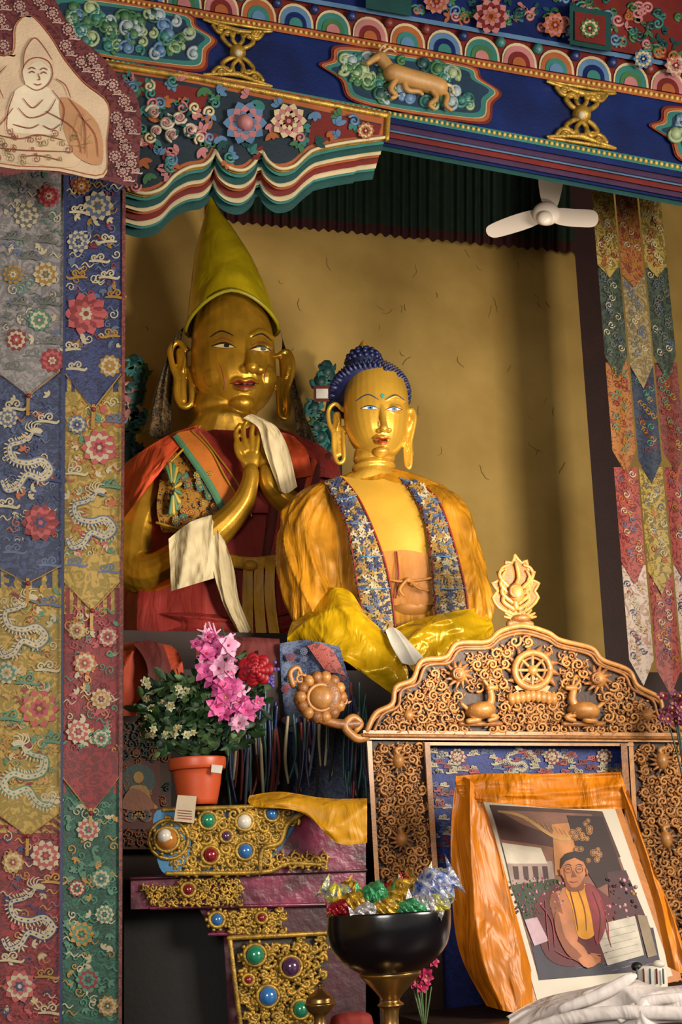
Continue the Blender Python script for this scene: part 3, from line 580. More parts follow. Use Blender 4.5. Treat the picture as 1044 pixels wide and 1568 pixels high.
rings=[[hp(2*pi*j/40,elmin(2*pi*j/40)+(1.5-elmin(2*pi*j/40))*i/10,.97) for j in range(40)] for i in range(11)]
loft(b,rings,hb)
el_=-.7
while el_<1.5:
    n=max(4,int(2*pi*cos(el_)*61/7.6))
    for j in range(n):
        az=2*pi*(j+ (.5 if int((el_+2)/.125)%2 else 0))/n
        if el_>=elmin(az)-.02:
            c=hp(az,el_,1.0); o=(c-F.p(566,606,-6)).normalized()
            tube(b,[c-o*3*F.m,c+o*2*F.m,c+o*4.5*F.m],[4.2*F.m,3.6*F.m,1.5*F.m],hb,6)
    el_+=.125
F.ell(b,557,556,-4,28,24,28,hb)
for i in range(4):
    for j in range(18-i*4):
        az=2*pi*j/(18-i*4)+i; el2=.1+i*.35; c=F.p(557,556,-4)+F.ax*cos(az)*cos(el2)*28*F.m-F.ay*sin(az)*cos(el2)*28*F.m+Z*sin(el2)*24*F.m
        ell(b,c,4.4*F.m,4.4*F.m,4.4*F.m,hb,6)
F.loft(b,[(556,536,-4,11,11),(556,531,-4,9,9),(556,526,-4,5,5),(556,521,-4,1,1)],goldB,12,3)
satin=cloth('satin_ochre','#BC7E18',.4,.5,9,.9,.2,.2); satY=cloth('satin_yellow','#D6A814',.28,.35,7,.9,.6,.25); brd=broc('border_brocade','#1A2836','#A08450',44,.52); redT=mat('red_trim','#7A1A14',.6)
und=cloth('undershirt_orange','#B87834',.65,.2,12,.4)
fo2=lambda a,t:.03*rg(a*4+t*4)+.02*nz3(a*5,t*8)
F.loft(b,[(572,728,-15,48,34),(575,742,-15,85,42),(580,765,-15,118,48),(583,810,-12,132,54),(590,880,-10,132,56),(598,960,-5,132,60),(600,1012,0,132,60)],satin,96,6,fo2)
def sleeve(P,ph,sg):
    P=cat(P,14); rings=[]; N=len(P)
    for i,p in enumerate(P):
        c=F.p(p[0],p[1],p[2]); q_=[]; t=i/N
        for j in range(128):
            a=2*pi*j/128; k=min(1,t*3)
            f_=1+k*(.075*rg(a*3.5+sg*t*3.2+ph+.7*sin(t*7+a))+.035*rg(a*7-sg*t*6+ph+sin(t*11))+.05*nz3(a*1.5+ph,t*4)+.035*nz3(a*5,t*12,ph)+.05*rg(t*9+a*1.3+ph)*sin(pi*min(1,t*1.3)))
            q_.append(c+F.ax*cos(a)*p[3]*f_*F.m-F.ay*sin(a)*p[4]*f_*F.m)
        rings.append(q_)
    loft(b,rings,satin)
sleeve([(518,735,-8,10,16),(494,752,-4,34,30),(476,787,4,46,40),(470,835,10,46,43),(474,885,18,46,44),(484,930,28,45,44),(494,965,34,36,40)],0,1)
sleeve([(648,742,-8,10,16),(664,760,-6,32,32),(684,795,0,40,38),(696,845,6,40,42),(705,895,14,41,44),(712,940,22,41,44),(708,985,30,34,40)],2,-1)
F.patch(b,[[(520,728,20),(568,735,32),(612,728,20)],[(535,758,40),(580,765,50),(630,758,38)],[(555,800,48),(608,805,58),(652,800,46)],[(572,852,52),(620,855,60),(664,852,48)]],chestM,8)
F.patch(b,[[(578,846,56),(620,842,64),(665,850,52)],[(582,880,58),(625,880,68),(668,880,54)],[(590,910,58),(628,914,66),(668,910,54)],[(590,925,56),(628,928,60),(668,925,52)]],und,8,lambda a,c:1.2*rg(a*5))
F.tube(b,[(607,845,66,1.3),(610,880,70,1.3),(606,915,68,1.3)],redT,6); F.tube(b,[(585,885,68,2),(612,890,72,2),(640,888,70,2),(665,884,62,2)],und,6)
F.tube(b,[(622,888,74,2.5),(612,902,76,2.5),(618,912,76,1.5)],und,6); F.tube(b,[(626,888,74,2.5),(640,900,76,2.5),(655,904,74,1.5)],und,6); F.ell(b,625,888,74,5,4,3,und); F.ell(b,634,894,74,7,3.5,3,und)
F.ell(b,628,930,36,36,20,26,mat('belly_copper','#A8702E',.5,.2,.3,6,.05))
def bstrip(L,Rr,off):
    rows=[[(l[0]-3,l[1],o-4),((l[0]+r_[0])/2,(l[1]+r_[1])/2,o+4),(r_[0],r_[1],o)] for l,r_,o in zip(L,Rr,off)]
    F.patch(b,rows,brd,8)
    F.tube(b,[(p[0],p[1],o+2,1.6) for p,o in zip(Rr,off)],redT,6); F.tube(b,[(p[0],p[1],o,1.3) for p,o in zip(L,off)],redT,6)
    for t in range(0,len(cat(L,5)),5):
        l=cat(L,5)[t]; r_=cat(Rr,5)[t]; o=cat([(x,) for x in off],5)[t][0]
        F.tube(b,[(l[0],l[1],o+3,1),((l[0]+r_[0])/2,(l[1]+r_[1])/2+2,o+8,1),(r_[0],r_[1],o+3,1)],eb,5)
    q=D(b,lambda x,y,l=0:F.p(x,y,l)); cl=cat(L,8); cr_=cat(Rr,8); of=cat([(x,) for x in off],8)
    for t in range(1,len(cl)):
        for w_ in (.2,.5,.8):
            x=cl[t][0]*(1-w_)+cr_[t][0]*w_+R(-3,3); y=cl[t][1]*(1-w_)+cr_[t][1]*w_+R(-3,3); a=R(0,360); m=random.choice((mg,wh,navyM,navyM,sl,mg))
            for e in range(4): q.leaf(x,y,a+e*60,R(5,8),3,m,of[t][0]+6+e*.2)
bstrip([(498,738),(512,765),(530,800),(540,850),(548,900),(562,965)],[(524,732),(546,758),(567,800),(586,850),(598,900),(606,965)],[24,50,62,68,72,70])
bstrip([(612,732),(634,758),(652,800),(660,850),(664,900),(668,945)],[(640,738),(668,762),(685,800),(700,850),(712,900),(718,945)],[24,46,58,64,66,64])
fl=lambda a,c:9*rg(c*5+a*4+.5*sin(a*6))*(.4+.6*c)+7*nz3(a*5,c*6)+4*rg(a*7-c*4)*.6
F.patch(b,[[(468,912,40),(500,900,66),(535,905,84),(558,940,90)],[(455,935,50),(495,935,92),(540,940,112),(585,965,108)],[(442,965,60),(490,965,108),(550,975,126),(610,995,118)],[(440,985,55),(500,995,112),(560,1020,130),(625,1035,124)],[(445,990,50),(520,1010,112),(570,1045,130),(605,1080,124)]],satY,20,fl)
F.patch(b,[[(590,968,88),(640,948,92),(700,935,82),(735,930,50)],[(600,985,108),(650,965,114),(705,955,102),(750,948,60)],[(620,1010,118),(660,995,122),(710,980,110),(756,965,60)],[(640,1040,110),(680,1030,118),(720,1015,105),(756,1000,50)]],satY,20,fl)
F.patch(b,[[(590,965,118),(600,960,124),(612,966,120)],[(600,990,132),(615,985,136),(632,988,132)],[(615,1015,132),(632,1018,136),(650,1008,130)]],mat('scarf_white','#D8D0C2',.6),8,lambda a,c:3*rg(a*5))
b.done()
# ================================================================= plinths and hangings
bz=W(598,1012,5.7).z; bz2=W(335,988,6.8).z
b=B('shrine_plinth'); pl=mat('plinth_dark','#24120D',.8,0,.5,5); box(b,.2,4.3,5.32,7.75,0,bz-.12,pl); box(b,.2,3.0,6.2,7.75,bz-.12,bz2-.04,pl)
F=Fr(500,1100,5.25); pb=broc('plinth_brocade','#141C3A','#30405E',28,.5)
F.patch(b,[[(428,985,6),(470,980,4),(520,990,4)],[(432,1060,8),(470,1060,4),(540,1060,8)],[(440,1130,8),(470,1130,4),(560,1130,8)],[(445,1230,8),(480,1230,4),(580,1230,8)]],pb,8,lambda a,c:4*rg(a*5))
q=D(b,lambda x,y,l=0:F.p(x,y,14+l))
for k in range(34): q.lotus(R(435,530),R(995,1130),R(4,8),random.choice((pk,rd,sl)),navyM,rd,1)
F.patch(b,[[(470,988,16),(490,985,18),(510,995,16)],[(500,1030,18),(515,1030,20),(530,1035,18)]],rdd,5)
F.patch(b,[[(300,985,0),(350,975,0),(428,978,0)],[(300,1040,0),(350,1040,0),(430,1040,0)]],robeD,8,lambda a,c:4*rg(c*6))
b.done()
b=B('silk_tassel_hangings'); F=Fr(450,1150,5.1)
for k in range(80):
    x=R(352,560); y0=R(1050,1130) if x<440 else R(1040,1110); m=random.choice((tealD,blueP,redP,tealD,robeD,wh,purple,dark,dark,tealD,sl,blueP))
    F.tube(b,[(x,y0,R(0,14),2.5),(x+R(-6,6),y0+60,R(0,14),3),(x+R(-8,8),y0+R(95,130),4,2)],m,6)
b.done()
b=B('deity_mural_panel'); q=D(b,mpY(5.24)); q.ext([(150,1105),(262,1105),(262,1300),(150,1300)],mat('mural_brown','#3A2214',.7,0,.4,12),-5,0)
q.ext([(180,1165),(245,1165),(245,1270),(180,1270)],mat('mural_red','#4A2016',.7),0,2)
sm=mat('mural_skin','#8A6424',.6); mo_=mat('mural_orange','#74401E',.6); mt_=mat('mural_teal','#12302E',.6)
q.poly([(212+26*cos(t*.4),1195+26*sin(t*.4)) for t in range(16)],mt_,3); q.poly([(212+8*cos(t*.4),1190+9*sin(t*.4)) for t in range(16)],sm,4)
q.poly(cat([(200,1204),(224,1204),(232,1226),(240,1238),(186,1238),(194,1224)],3,True),sm,4); q.poly(cat([(198,1208),(222,1214),(236,1238),(188,1238)],3,True),mo_,5)
q.lotus(212,1250,22,mo_,mt_,sm,4,False); q.fill([(152,1105),(260,1105),(260,1165),(152,1165)],16,mt_,1.5,3,(),mo_); q.fill([(152,1270),(260,1270),(260,1300),(152,1300)],14,mo_,1.5,3)
for k in range(40): q.tub(q.spir(R(155,258),R(1110,1235),R(4,7),R(0,6)),1.2,random.choice((mo_,mt_,sm,mg)),2.5,1,5)
b.done()
# ================================================================= carved throne
b=B('carved_wooden_throne'); TM=mpY(4.5); q=D(b,TM)
arch=[(562,1118),(575,1092),(600,1078),(606,1052),(632,1040),(645,1012),(682,1006),(700,985),(745,982),(766,966),(800,958),(838,968),(858,980),(905,992),(922,1010),(962,1026),(976,1050),(1008,1068),(1018,1095),(1046,1118)]
A=cat(arch,5); base=A+[(1046,1122),(562,1122)]
q.ext(base,woodD,-8,0); q.tub(A,4,woodL,6,1,8); q.tub([((p[0]-803)*.955+803,(p[1]-1122)*.93+1122) for p in A],2.6,wood,6,1,6)
q.tub([(p[0],p[1]+7) for p in A],2.4,wood,4,1,6)
inn=[((p[0]-803)*.93+803,(p[1]-1122)*.9+1122) for p in A]
avo=[(815,1030,42),(735,1085,32),(893,1085,32),(702,1035,24),(915,1040,22)]
q.fill(inn+[(1020,1118),(585,1118)],14,wood,1.9,4,avo,woodL); q.fill(inn+[(1020,1118),(585,1118)],19,woodL,2.0,7,avo,wood)
def circ(x,y,rr,n=28): return [(x+rr*cos(2*pi*i/n),y+rr*sin(2*pi*i/n)) for i in range(n+1)]
for k in range(14): a=2*pi*k/14; q.tub([(815+30*cos(a),1028+30*sin(a)),(815+41*cos(a+.12),1028+41*sin(a+.12))],5,wood,6,1,6,.7)
q.tub(circ(815,1026,27),4.5,woodL,14,1,8); q.tub(circ(815,1026,19),2,wood,12,1,6); q.sph(815,1026,14,7.5,woodL,seg=10)
for k in range(8): a=2*pi*k/8; q.tub([(815,1026),(815+26*cos(a),1026+26*sin(a))],2.2,woodL,13,1,6)
for k in range(9): q.leaf(815,1062,-180+k*22.5,30,12,woodL,12); q.sph(815+(k-4)*8,1064-abs(k-4)*-1.5,10,6,woodL,rz=9)
for sg,cx in ((1,735),(-1,893)):
    q.sph(cx,1088,14,22,woodL,rz=12,seg=12,rot=-6*sg); q.tub([(cx+sg*12,1082),(cx+sg*17,1070),(cx+sg*15,1056)],6,woodL,16,5,8,.2)
    q.tub([(cx+sg*14,1053),(cx+sg*25,1053)],5,woodL,18,1,8,.4); q.tub([(cx+sg*12,1050),(cx+sg*6,1042)],2.5,woodL,18,1,6); q.tub([(cx+sg*16,1048),(cx+sg*14,1038)],2,woodL,18,1,6)
    q.tub([(cx+sg*14,1094),(cx+sg*26,1098),(cx+sg*14,1103)],4,woodL,18,5,6,.2); q.tub([(cx-sg*12,1094),(cx-sg*2,1101),(cx-sg*18,1104)],5,woodL,18,5,6,.2); q.tub([(cx-sg*20,1085),(cx-sg*28,1078)],3,woodL,14,1,6)
    for k in range(4): q.tub([(cx-sg*(14-k*7),1084+k),(cx-sg*(6-k*7),1092)],1.2,wood,25,1,5)
    q.tub([(cx-30,1108),(cx+30,1108)],4,wood,8,1,6)
for cx,cy in ((702,1033),(915,1040)):
    for k in range(12): a=2*pi*k/12; q.tub([(cx+9*cos(a),cy+9*sin(a)),(cx+21*cos(a+.2),cy+21*sin(a+.2))],4,wood,8,1,6,.6)
    q.sph(cx,cy,9,11,woodL,rz=11,seg=10); q.tub(circ(cx,cy-2,8,12),2,wood,18,1,5); q.tub(q.spir(cx,cy,6,0),1.5,wood,20,1,5)
for cx in (625,990):
    for k in range(10): a=2*pi*k/10; q.tub([(cx+6*cos(a),1095+6*sin(a)),(cx+15*cos(a+.2),1095+15*sin(a+.2))],3,wood,8,1,6,.6)
    q.sph(cx,1095,9,8,woodL)
for k in range(9): a=-pi+k*pi/8; q.tub([(796+6*cos(a),948),(796+24*cos(a),944+14*sin(a))],3.4,woodL,4,1,6,.5)
q.sph(796,948,4,16,wood,rz=6); q.tub([(780,955),(796,952),(812,956)],5,wood,4,5,8)
fin=[(788,850),(798,862),(806,858),(808,872),(818,876),(814,888),(825,893),(818,905),(824,915),(812,930),(798,938),(790,940),(780,938),(764,930),(754,915),(762,905),(753,893),(766,888),(762,876),(774,872),(774,860),(784,862)]
q.ext(cat(fin,2,True),wood,-6,3); q.tub(cat(fin+[fin[0]],2),2.4,woodL,3,1,6)
for sg in (-1,1):
    for k in range(4): q.tub([(790+sg*5,932-k*9),(790+sg*(20+k*1.5),920-k*12),(790+sg*(16+k*2),903-k*11),(790+sg*(24-k*4),892-k*9)],3.6,woodL,7,5,6,.5)
q.tub([(790,930),(786,905),(794,885),(790,862)],4.5,woodL,9,5,6,.4); q.sph(790,908,10,11,woodL,rz=14,seg=10); q.tub(q.spir(790,903,13,0,1),2.4,wood,17,1,5)
q.tub([(560,1128),(545,1130),(528,1112),(540,1098),(552,1108),(545,1118)],7,woodL,4,5,8,.4); q.tub([(548,1108),(515,1108),(470,1092),(455,1070)],8,wood,2,5,8,.3)
for k in range(14): a=2*pi*k/14; q.sph(491+31*cos(a),1067+31*sin(a),5,9.5,woodL if k%2 else wood,seg=8)
q.sph(491,1067,2,30,wood,seg=16,ry=9); q.sph(491,1068,12,17,woodL,seg=16,ry=10); q.tub(circ(491,1068,20),3,woodL,10,1,6); q.tub([(448,1048),(444,1030),(455,1022),(462,1034)],5,woodL,4,5,6,.4)
for k in range(6): q.scroll(460+k*13,1040-(k%2)*6+k*8,9,woodL,2.5,6)
q.ext([(556,1118),(1052,1122),(1052,1136),(556,1132)],woodL,-25,8); q.tub([(556,1126),(1052,1130)],3,wood,10,1,6)
def post(P):
    q.ext(P,woodD,-25,-4)
    for a,c in ((0,3),(1,2)): q.ext([P[a],(P[a][0]+(7 if a==0 else -7),P[a][1]),(P[c][0]+(7 if c==3 else -7),P[c][1]),P[c]],woodL,-25,6)
post([(562,1134),(655,1136),(676,1420),(578,1420)]); post([(962,1136),(1062,1138),(1080,1600),(988,1600)])
for P in ([(570,1138),(648,1138),(668,1420),(586,1420)],[(970,1140),(1055,1140),(1072,1600),(996,1600)]):
    av=[((P[0][0]+P[1][0])/2+dy*.05,1165+dy,20) for dy in (0,120,240)]
    q.fill(P,13,wood,1.9,0,av,woodL); q.fill(P,18,woodL,2.0,3,av,wood)
    for a in av:
        for k in range(12): e=2*pi*k/12; q.tub([(a[0]+7*cos(e),a[1]+8*sin(e)),(a[0]+18*cos(e+.2),a[1]+18*sin(e+.2))],3.2,wood,5,1,6,.6)
        q.sph(a[0],a[1],6,9,woodL,rz=11,seg=10); q.tub([(a[0],a[1]-10),(a[0]-3,a[1]-17),(a[0]+4,a[1]-20)],3,woodL,8)
y1=yfl(640,4.5); y2=yfl(1050,4.5)
q.ext([(578,1420),(676,1420),(690,y1),(592,y1)],woodD,-25,0); q.ext([(988,1600),(1080,1600),(1095,y2),(1003,y2)],woodD,-25,0)
q.ext([(655,1136),(970,1138),(970,1142),(655,1141)],woodL,-10,8)
q.ext([(650,1136),(658,1136),(676,1420),(668,1420)],wood,-6,10); q.ext([(950,1138),(960,1138),(985,1560),(975,1560)],wood,-6,10)
zs=W(822,1556,4.0).z; box(b,W(690,1550,3.95).x,W(1080,1550,4.4).x,3.93,4.47,0,zs,woodD)
b.done()
b=B('brocade_throne_hanging'); q=D(b,mpY(4.57)); bb=broc('hanging_blue','#101C54','#18296A',24,.5)
q.ext([(650,1138),(972,1140),(1000,1620),(680,1620)],bb,-4,0)
for k in range(120):
    x=R(662,955); y=1145+R(4,38)
    if k<40: x=R(662,690); y=R(1145,1350)
    q.cloud(x,y,R(5,9),random.choice((wh,wh,rd,sl,pk)),2.4,2,random.choice((1,-1)))
for x in (700,845,925): q.lotus(x,1158,13,wh,rd,wh,3)
q.dragon(790,1165,20,wh,3,1,sl)
b.done()
# ================================================================= framed photo
b=B('framed_photograph'); a0=W(735,1225,4.32); a1=W(940,1233,4.32); a2=W(822,1545,4.02); nn=(a1-a0).cross(a2-a0).normalized()
if nn.dot(d)>0: nn=-nn
def PM(x,y,l=0):
    q_=ray(x,y); o=a0+nn*l*.0024; return C+q_*((o-C).dot(nn)/q_.dot(nn))
q=D(b,PM)
fw_=mat('frame_wood','#B8702A',.4,0,.3,20,.1); mw=mat('photo_mat','#C4BAA8',.5,0,.06,3,.02)
q.ext([(728,1218),(948,1228),(1044,1500),(815,1552)],fw_,-8,2); q.ext([(737,1226),(940,1234),(1030,1494),(824,1538)],mw,2,3)
def pm(n,c): return mat('print_'+n,c,.6,0,.3,16,.02)
q.poly([(750,1232),(922,1242),(1013,1484),(826,1500)],pm('ground','#7E5240'),4)
q.poly([(750,1232),(922,1242),(950,1312),(905,1316),(840,1295),(767,1285)],pm('wall','#4A2A24'),4.6)
q.poly([(760,1240),(905,1246),(922,1270),(850,1280),(800,1262)],pm('arch','#7E5442'),4.8)
q.poly([(845,1262),(885,1258),(905,1330),(850,1340)],pm('sky','#B87A44'),4.9); q.rib([(762,1242),(800,1250),(850,1282),(880,1284)],5,pm('archedge','#B08850'),5.5)
for k in range(12): q.rib([(800+k*7,1248+k*2.5),(806+k*7,1258+k*2.5)],1.5,pm('archedge','#B08850'),5.7)
q.poly([(868,1248),(922,1250),(955,1340),(915,1360),(885,1312)],pm('darkpanel','#2C1416'),5.6)
for k in range(22): q.lotus(R(875,918),R(1256,1320),R(3,6),pm('carv','#AE804A'),pm('carv2','#5A2A20'),pm('carv','#AE804A'),6)
q.poly([(768,1290),(828,1298),(838,1322),(776,1322)],pm('roof','#CABEAA'),5.5); q.poly([(776,1322),(845,1318),(850,1350),(785,1362)],pm('facade','#A08A7E'),5.4)
for x in (785,800,815,830): q.poly([(x,1326),(x+8,1326),(x+10,1346),(x+3,1346)],pm('win','#4A3030'),6)
q.poly([(783,1355),(850,1345),(862,1400),(805,1415)],pm('bush','#343E2C'),5.5)
for k in range(150): x=R(780,862); q.sph(x,1348+(x-782)*-.1+R(0,56),5.6,R(1,2),random.choice((pm('blossom','#B8547A'),pm('leaf','#4E6040'),pm('blossom2','#D09AAA'),pm('leaf','#4E6040'))),seg=5)
q.poly([(812,1440),(1000,1420),(1013,1484),(826,1500)],pm('cloth','#34303E'),5)
q.poly([(930,1335),(958,1332),(1000,1430),(960,1440),(935,1400)],pm('crowd','#46262C'),5.7)
for k in range(40): x=R(928,975); q.sph(x,R(1345,1405),5.8,R(1,3),random.choice((pm('darkpanel','#2C1416'),pm('bg','#6E3438'),pm('blossom2','#D09AAA'),pm('carv','#AE804A'))),seg=5)
sk=pm('skin','#B8744A'); skd=pm('skin_shadow','#84482A'); mr=pm('robe','#5A141E'); mr2=pm('robe_light','#842A30'); ms=pm('saffron','#DA9420')
q.poly(cat([(818,1404),(820,1380),(838,1364),(864,1354),(898,1352),(920,1364),(941,1386),(935,1420),(944,1462),(880,1480),(836,1464)],4,True),mr,6)
q.poly(cat([(842,1374),(860,1361),(874,1358),(886,1400),(882,1444),(860,1434),(847,1404)],4,True),sk,6.6); q.poly(cat([(842,1374),(852,1367),(862,1400),(872,1438),(858,1432),(847,1404)],4,True),skd,6.8)
q.poly(cat([(866,1357),(898,1354),(914,1395),(909,1432),(886,1434),(876,1390)],4,True),ms,7.2); q.poly(cat([(895,1355),(916,1366),(928,1412),(914,1446),(905,1400)],4,True),mr2,7.4)
for P,m_ in (([(828,1385),(845,1410),(850,1450)],mr2),([(907,1365),(919,1400),(916,1440)],mr),([(927,1390),(928,1420),(936,1450)],mr2),([(872,1362),(880,1395),(885,1425)],mr),([(884,1360),(895,1392),(898,1425)],skd),([(835,1378),(838,1420),(842,1455)],mr2),([(920,1378),(930,1410),(932,1440)],mr2),([(850,1455),(880,1468),(930,1458)],mr2)): q.rib(P,1.6,m_,8)
q.poly(cat([(866,1345),(890,1345),(893,1362),(870,1364)],3,True),skd,7.6)
hd=[(878+19*cos(t*.2618)*(1 if sin(t*.2618)<.3 else .9),1332+(27 if sin(t*.2618)>0 else 25)*sin(t*.2618)) for t in range(24)]
q.poly(hd,sk,8); q.poly([(861,1323),(864,1350),(875,1359),(868,1348),(865,1336)],skd,8.2); q.poly([(859,1328),(860,1314),(867,1306),(879,1303),(891,1306),(897,1316),(898,1328),(893,1319),(880,1313),(866,1318)],pm('hair','#241814'),8.5)
for x in (870,887): q.rib([(x-5,1325),(x,1323),(x+5,1325)],1.2,pm('ink','#1A0F0C'),9); q.rib(circ(x,1331,5.4,12),.5,pm('ink','#1A0F0C'),9,1,False); q.rib([(x-3,1331),(x,1330),(x+3,1331)],1.2,pm('ink','#1A0F0C'),8.8)
q.poly([(877,1332),(883,1342),(875,1343)],skd,9); q.rib([(872,1349),(878,1350.5),(885,1349)],1.5,pm('lips','#7E3428'),9)
q.sph(858,1335,8,2,sk,rz=5,seg=6); q.sph(898,1335,8,2,sk,rz=5,seg=6)
q.poly(cat([(850,1398),(864,1402),(874,1432),(894,1450),(902,1468),(892,1475),(868,1460),(851,1425)],3,True),sk,8); q.poly(cat([(850,1398),(856,1400),(866,1436),(890,1462),(890,1474),(868,1460),(851,1425)],3,True),skd,8.2)
q.poly(cat([(885,1468),(908,1460),(920,1470),(900,1482)],3,True),sk,8.5)
for k in range(4): q.rib([(904+k*3,1459+k*4),(920,1462+k*4)],2.2,sk,9); q.rib([(904+k*3,1461+k*4),(918,1464+k*4)],.6,skd,9.2)
q.poly([(908,1417),(972,1402),(986,1462),(930,1478)],pm('papers','#BEB6A6'),7); q.poly([(975,1400),(990,1402),(1006,1462),(992,1466)],pm('scroll','#8A7860'),7)
for k in range(5): q.rib([(918+k*3,1428+k*10),(972+k*2,1415+k*10)],.8,pm('carv2','#5A2A20'),7.4)
for k in range(20): x=R(830,990); y=R(1474,1496)-(x-826)*.06; q.rib([(x,y),(x+10,y-2)],1.6,pm('pat','#7E6E90'),6)
q.poly([(803,1408),(822,1404),(840,1440),(818,1448)],pm('cushion','#C0A0AA'),6.5)
b.done()
b=B('saffron_silk_scarf'); F=Fr(800,1350,4.08); sf=cloth('saffron_silk','#D87E08',.42,.35,12,.6,.2); sy=mat('silk_yellow','#D9A818',.4,0,.3,8,.2,30)
ff=lambda a,c:5*rg(a*6+c*1.5)+3*rg(c*8+a*3)*.7+4*nz3(a*6,c*9)
F.patch(b,[[(698,1186,0),(760,1184,10),(850,1184,10),(950,1182,0)],[(700,1205,10),(770,1210,20),(850,1212,20),(957,1205,8)],[(712,1226,12),(770,1230,22),(860,1238,22),(964,1238,8)]],sf,10,ff)
F.patch(b,[[(698,1190,0),(712,1190,12),(725,1200,14),(738,1222,6)],[(690,1280,5),(712,1285,22),(735,1290,22),(762,1295,6)],[(694,1400,10),(722,1405,36),(755,1400,34),(790,1400,8)],[(708,1470,20),(740,1475,48),(775,1470,46),(812,1480,10)],[(745,1540,30),(775,1548,55),(800,1550,50),(828,1538,14)]],sf,16,ff)
F.patch(b,[[(942,1200,4),(952,1204,12),(962,1210,4)],[(968,1280,4),(985,1290,12),(990,1300,4)],[(1000,1380,4),(1018,1390,14),(1028,1395,4)],[(1022,1480,6),(1044,1490,16),(1060,1490,6)]],sf,8,ff)
b.done()
# ================================================================= jewelled altar
b=B('jewelled_altar_table'); AM=mpY(4.1); q=D(b,AM)
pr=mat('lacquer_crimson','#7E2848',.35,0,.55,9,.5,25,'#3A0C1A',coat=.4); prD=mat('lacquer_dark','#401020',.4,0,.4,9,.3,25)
q.ext([(244,1236),(560,1226),(560,1330),(470,1336),(250,1338)],pr,-200,0)
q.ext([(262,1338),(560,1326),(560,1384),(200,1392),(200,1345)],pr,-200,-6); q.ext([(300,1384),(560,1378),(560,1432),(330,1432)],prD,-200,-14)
q.tub([(200,1345),(560,1332)],3,prD,-4,1); q.tub([(230,1390),(560,1383)],3,pr,-6,1); q.tub([(320,1430),(560,1428)],3,pr,-12,1)
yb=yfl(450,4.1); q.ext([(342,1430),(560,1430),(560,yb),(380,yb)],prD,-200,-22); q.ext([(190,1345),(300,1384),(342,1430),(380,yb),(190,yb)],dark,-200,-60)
face=[(250,1242),(440,1236),(462,1248),(430,1300),(400,1334),(256,1336)]
q.ext(face,mat('altar_blue','#2A5478',.4),0,4); q.fill(face,15,leafg,3,7,(),leafg); q.fill(face,21,leafg,3.2,8,(),leafg)
q.tub([(250,1240),(440,1233),(464,1244)],4,leafg,8,1); q.tub([(256,1337),(400,1335),(440,1322),(490,1324)],4,leafg,8,5)
q.tub([(464,1244),(440,1262),(428,1290),(402,1300),(398,1334)],4,leafg,9,5)
for k in range(8): q.scroll(410+k*12,1318+(k%2)*6,8,leafg,3,8)
jr=mat('jewel_ruby','#7A1420',.12,0,.2,5,.02,coat=1); jg=mat('jewel_green','#1E7A5A',.12,0,.2,5,.02,coat=1); jb=mat('jewel_blue','#2E6AA8',.12,0,.2,5,.02,coat=1); jw=mat('jewel_white','#D8CFC0',.15,0,.1,5,.02,coat=1); jp=mat('jewel_purple','#4A2A4E',.12,0,.2,5,.02,coat=1); jo=mat('jewel_amber','#C07A30',.15,0,.3,5,.02,coat=1)
def jewel(x,y,rr,m,l=10):
    q.tub(circ(x,y,rr+2.5,16),3,leafg,l,1,6); q.sph(x,y,l-1,rr,m,seg=14)
    for k in range(10): a=2*pi*k/10; q.sph(x+(rr+7)*cos(a),y+(rr+7)*sin(a),l-2,3.2,leafg,seg=6)
for a in ((318,1256,11,jg),(374,1258,11,jw),(322,1309,11,jr),(375,1303,11,jb),(416,1246,9,jb),(346,1280,7,jp)): jewel(*a)
q.ext(cat([(236,1246),(262,1240),(285,1252),(292,1280),(288,1312),(270,1336),(248,1334),(238,1300)],4,True),mat('corner_blue','#3A7AA8',.4),0,9); jewel(255,1285,16,jo,16); q.sph(252,1280,22,11,jw,seg=12); q.tub(circ(258,1285,30,20),3,leafg,10,1,6)
st=[(205,1348),(375,1345),(375,1384),(230,1390)]; q.fill(st,12,leafg,2.4,-1,(),leafg); jewel(288,1362,8,jr,3)
for k in range(6): q.scroll(385+k*22,1312,8,leafg,2.2,4)
st=[(310,1388),(440,1384),(440,1428),(345,1432)]; q.fill(st,13,leafg,3,-8,(),leafg); jewel(332,1408,9,jb,-4); jewel(400,1405,6,jr,-4)
st=[(355,1440),(505,1432),(485,1600),(375,1600)]; q.ext(st,mat('panel_brown','#2A1A10',.5),-22,-16); q.fill(st,15,leafg,3.4,-10,(),leafg)
for a in ((390,1462,14,jg),(445,1480,14,jp),(410,1525,14,jb),(460,1545,12,jg),(380,1500,6,jr)): jewel(*a,-4)
q.tub([(350,1436),(505,1428)],4,leafg,-8,1); q.tub([(352,1440),(372,1600)],4,leafg,-8,1)
b.done()
b=B('yellow_altar_cloth'); F=Fr(470,1240,4.0)
F.patch(b,[[(382,1218,-30),(430,1212,-30),(500,1222,-30),(562,1222,-30)],[(380,1228,-5),(430,1226,0),(500,1232,0),(562,1232,0)],[(395,1236,2),(450,1240,8),(505,1262,10),(562,1270,6)],[(440,1236,4),(470,1245,10),(515,1290,12),(562,1290,8)]],cloth('cloth_yellow','#C88E10',.5,.3,12,.5,.4),12,lambda a,c:4.5*rg(a*5+c*4)+3*nz3(a*7,c*6)); b.done()
b=B('name_card'); q=D(b,mpY(4.04)); q.ext([(272,1217),(301,1219),(297,1260),(266,1257)],mat('card_paper','#B8A488',.7),-10,2)
for k in range(4): q.rib([(272,1240+k*4),(294,1242+k*4)],1.2,rl,3,1,False)
b.done()
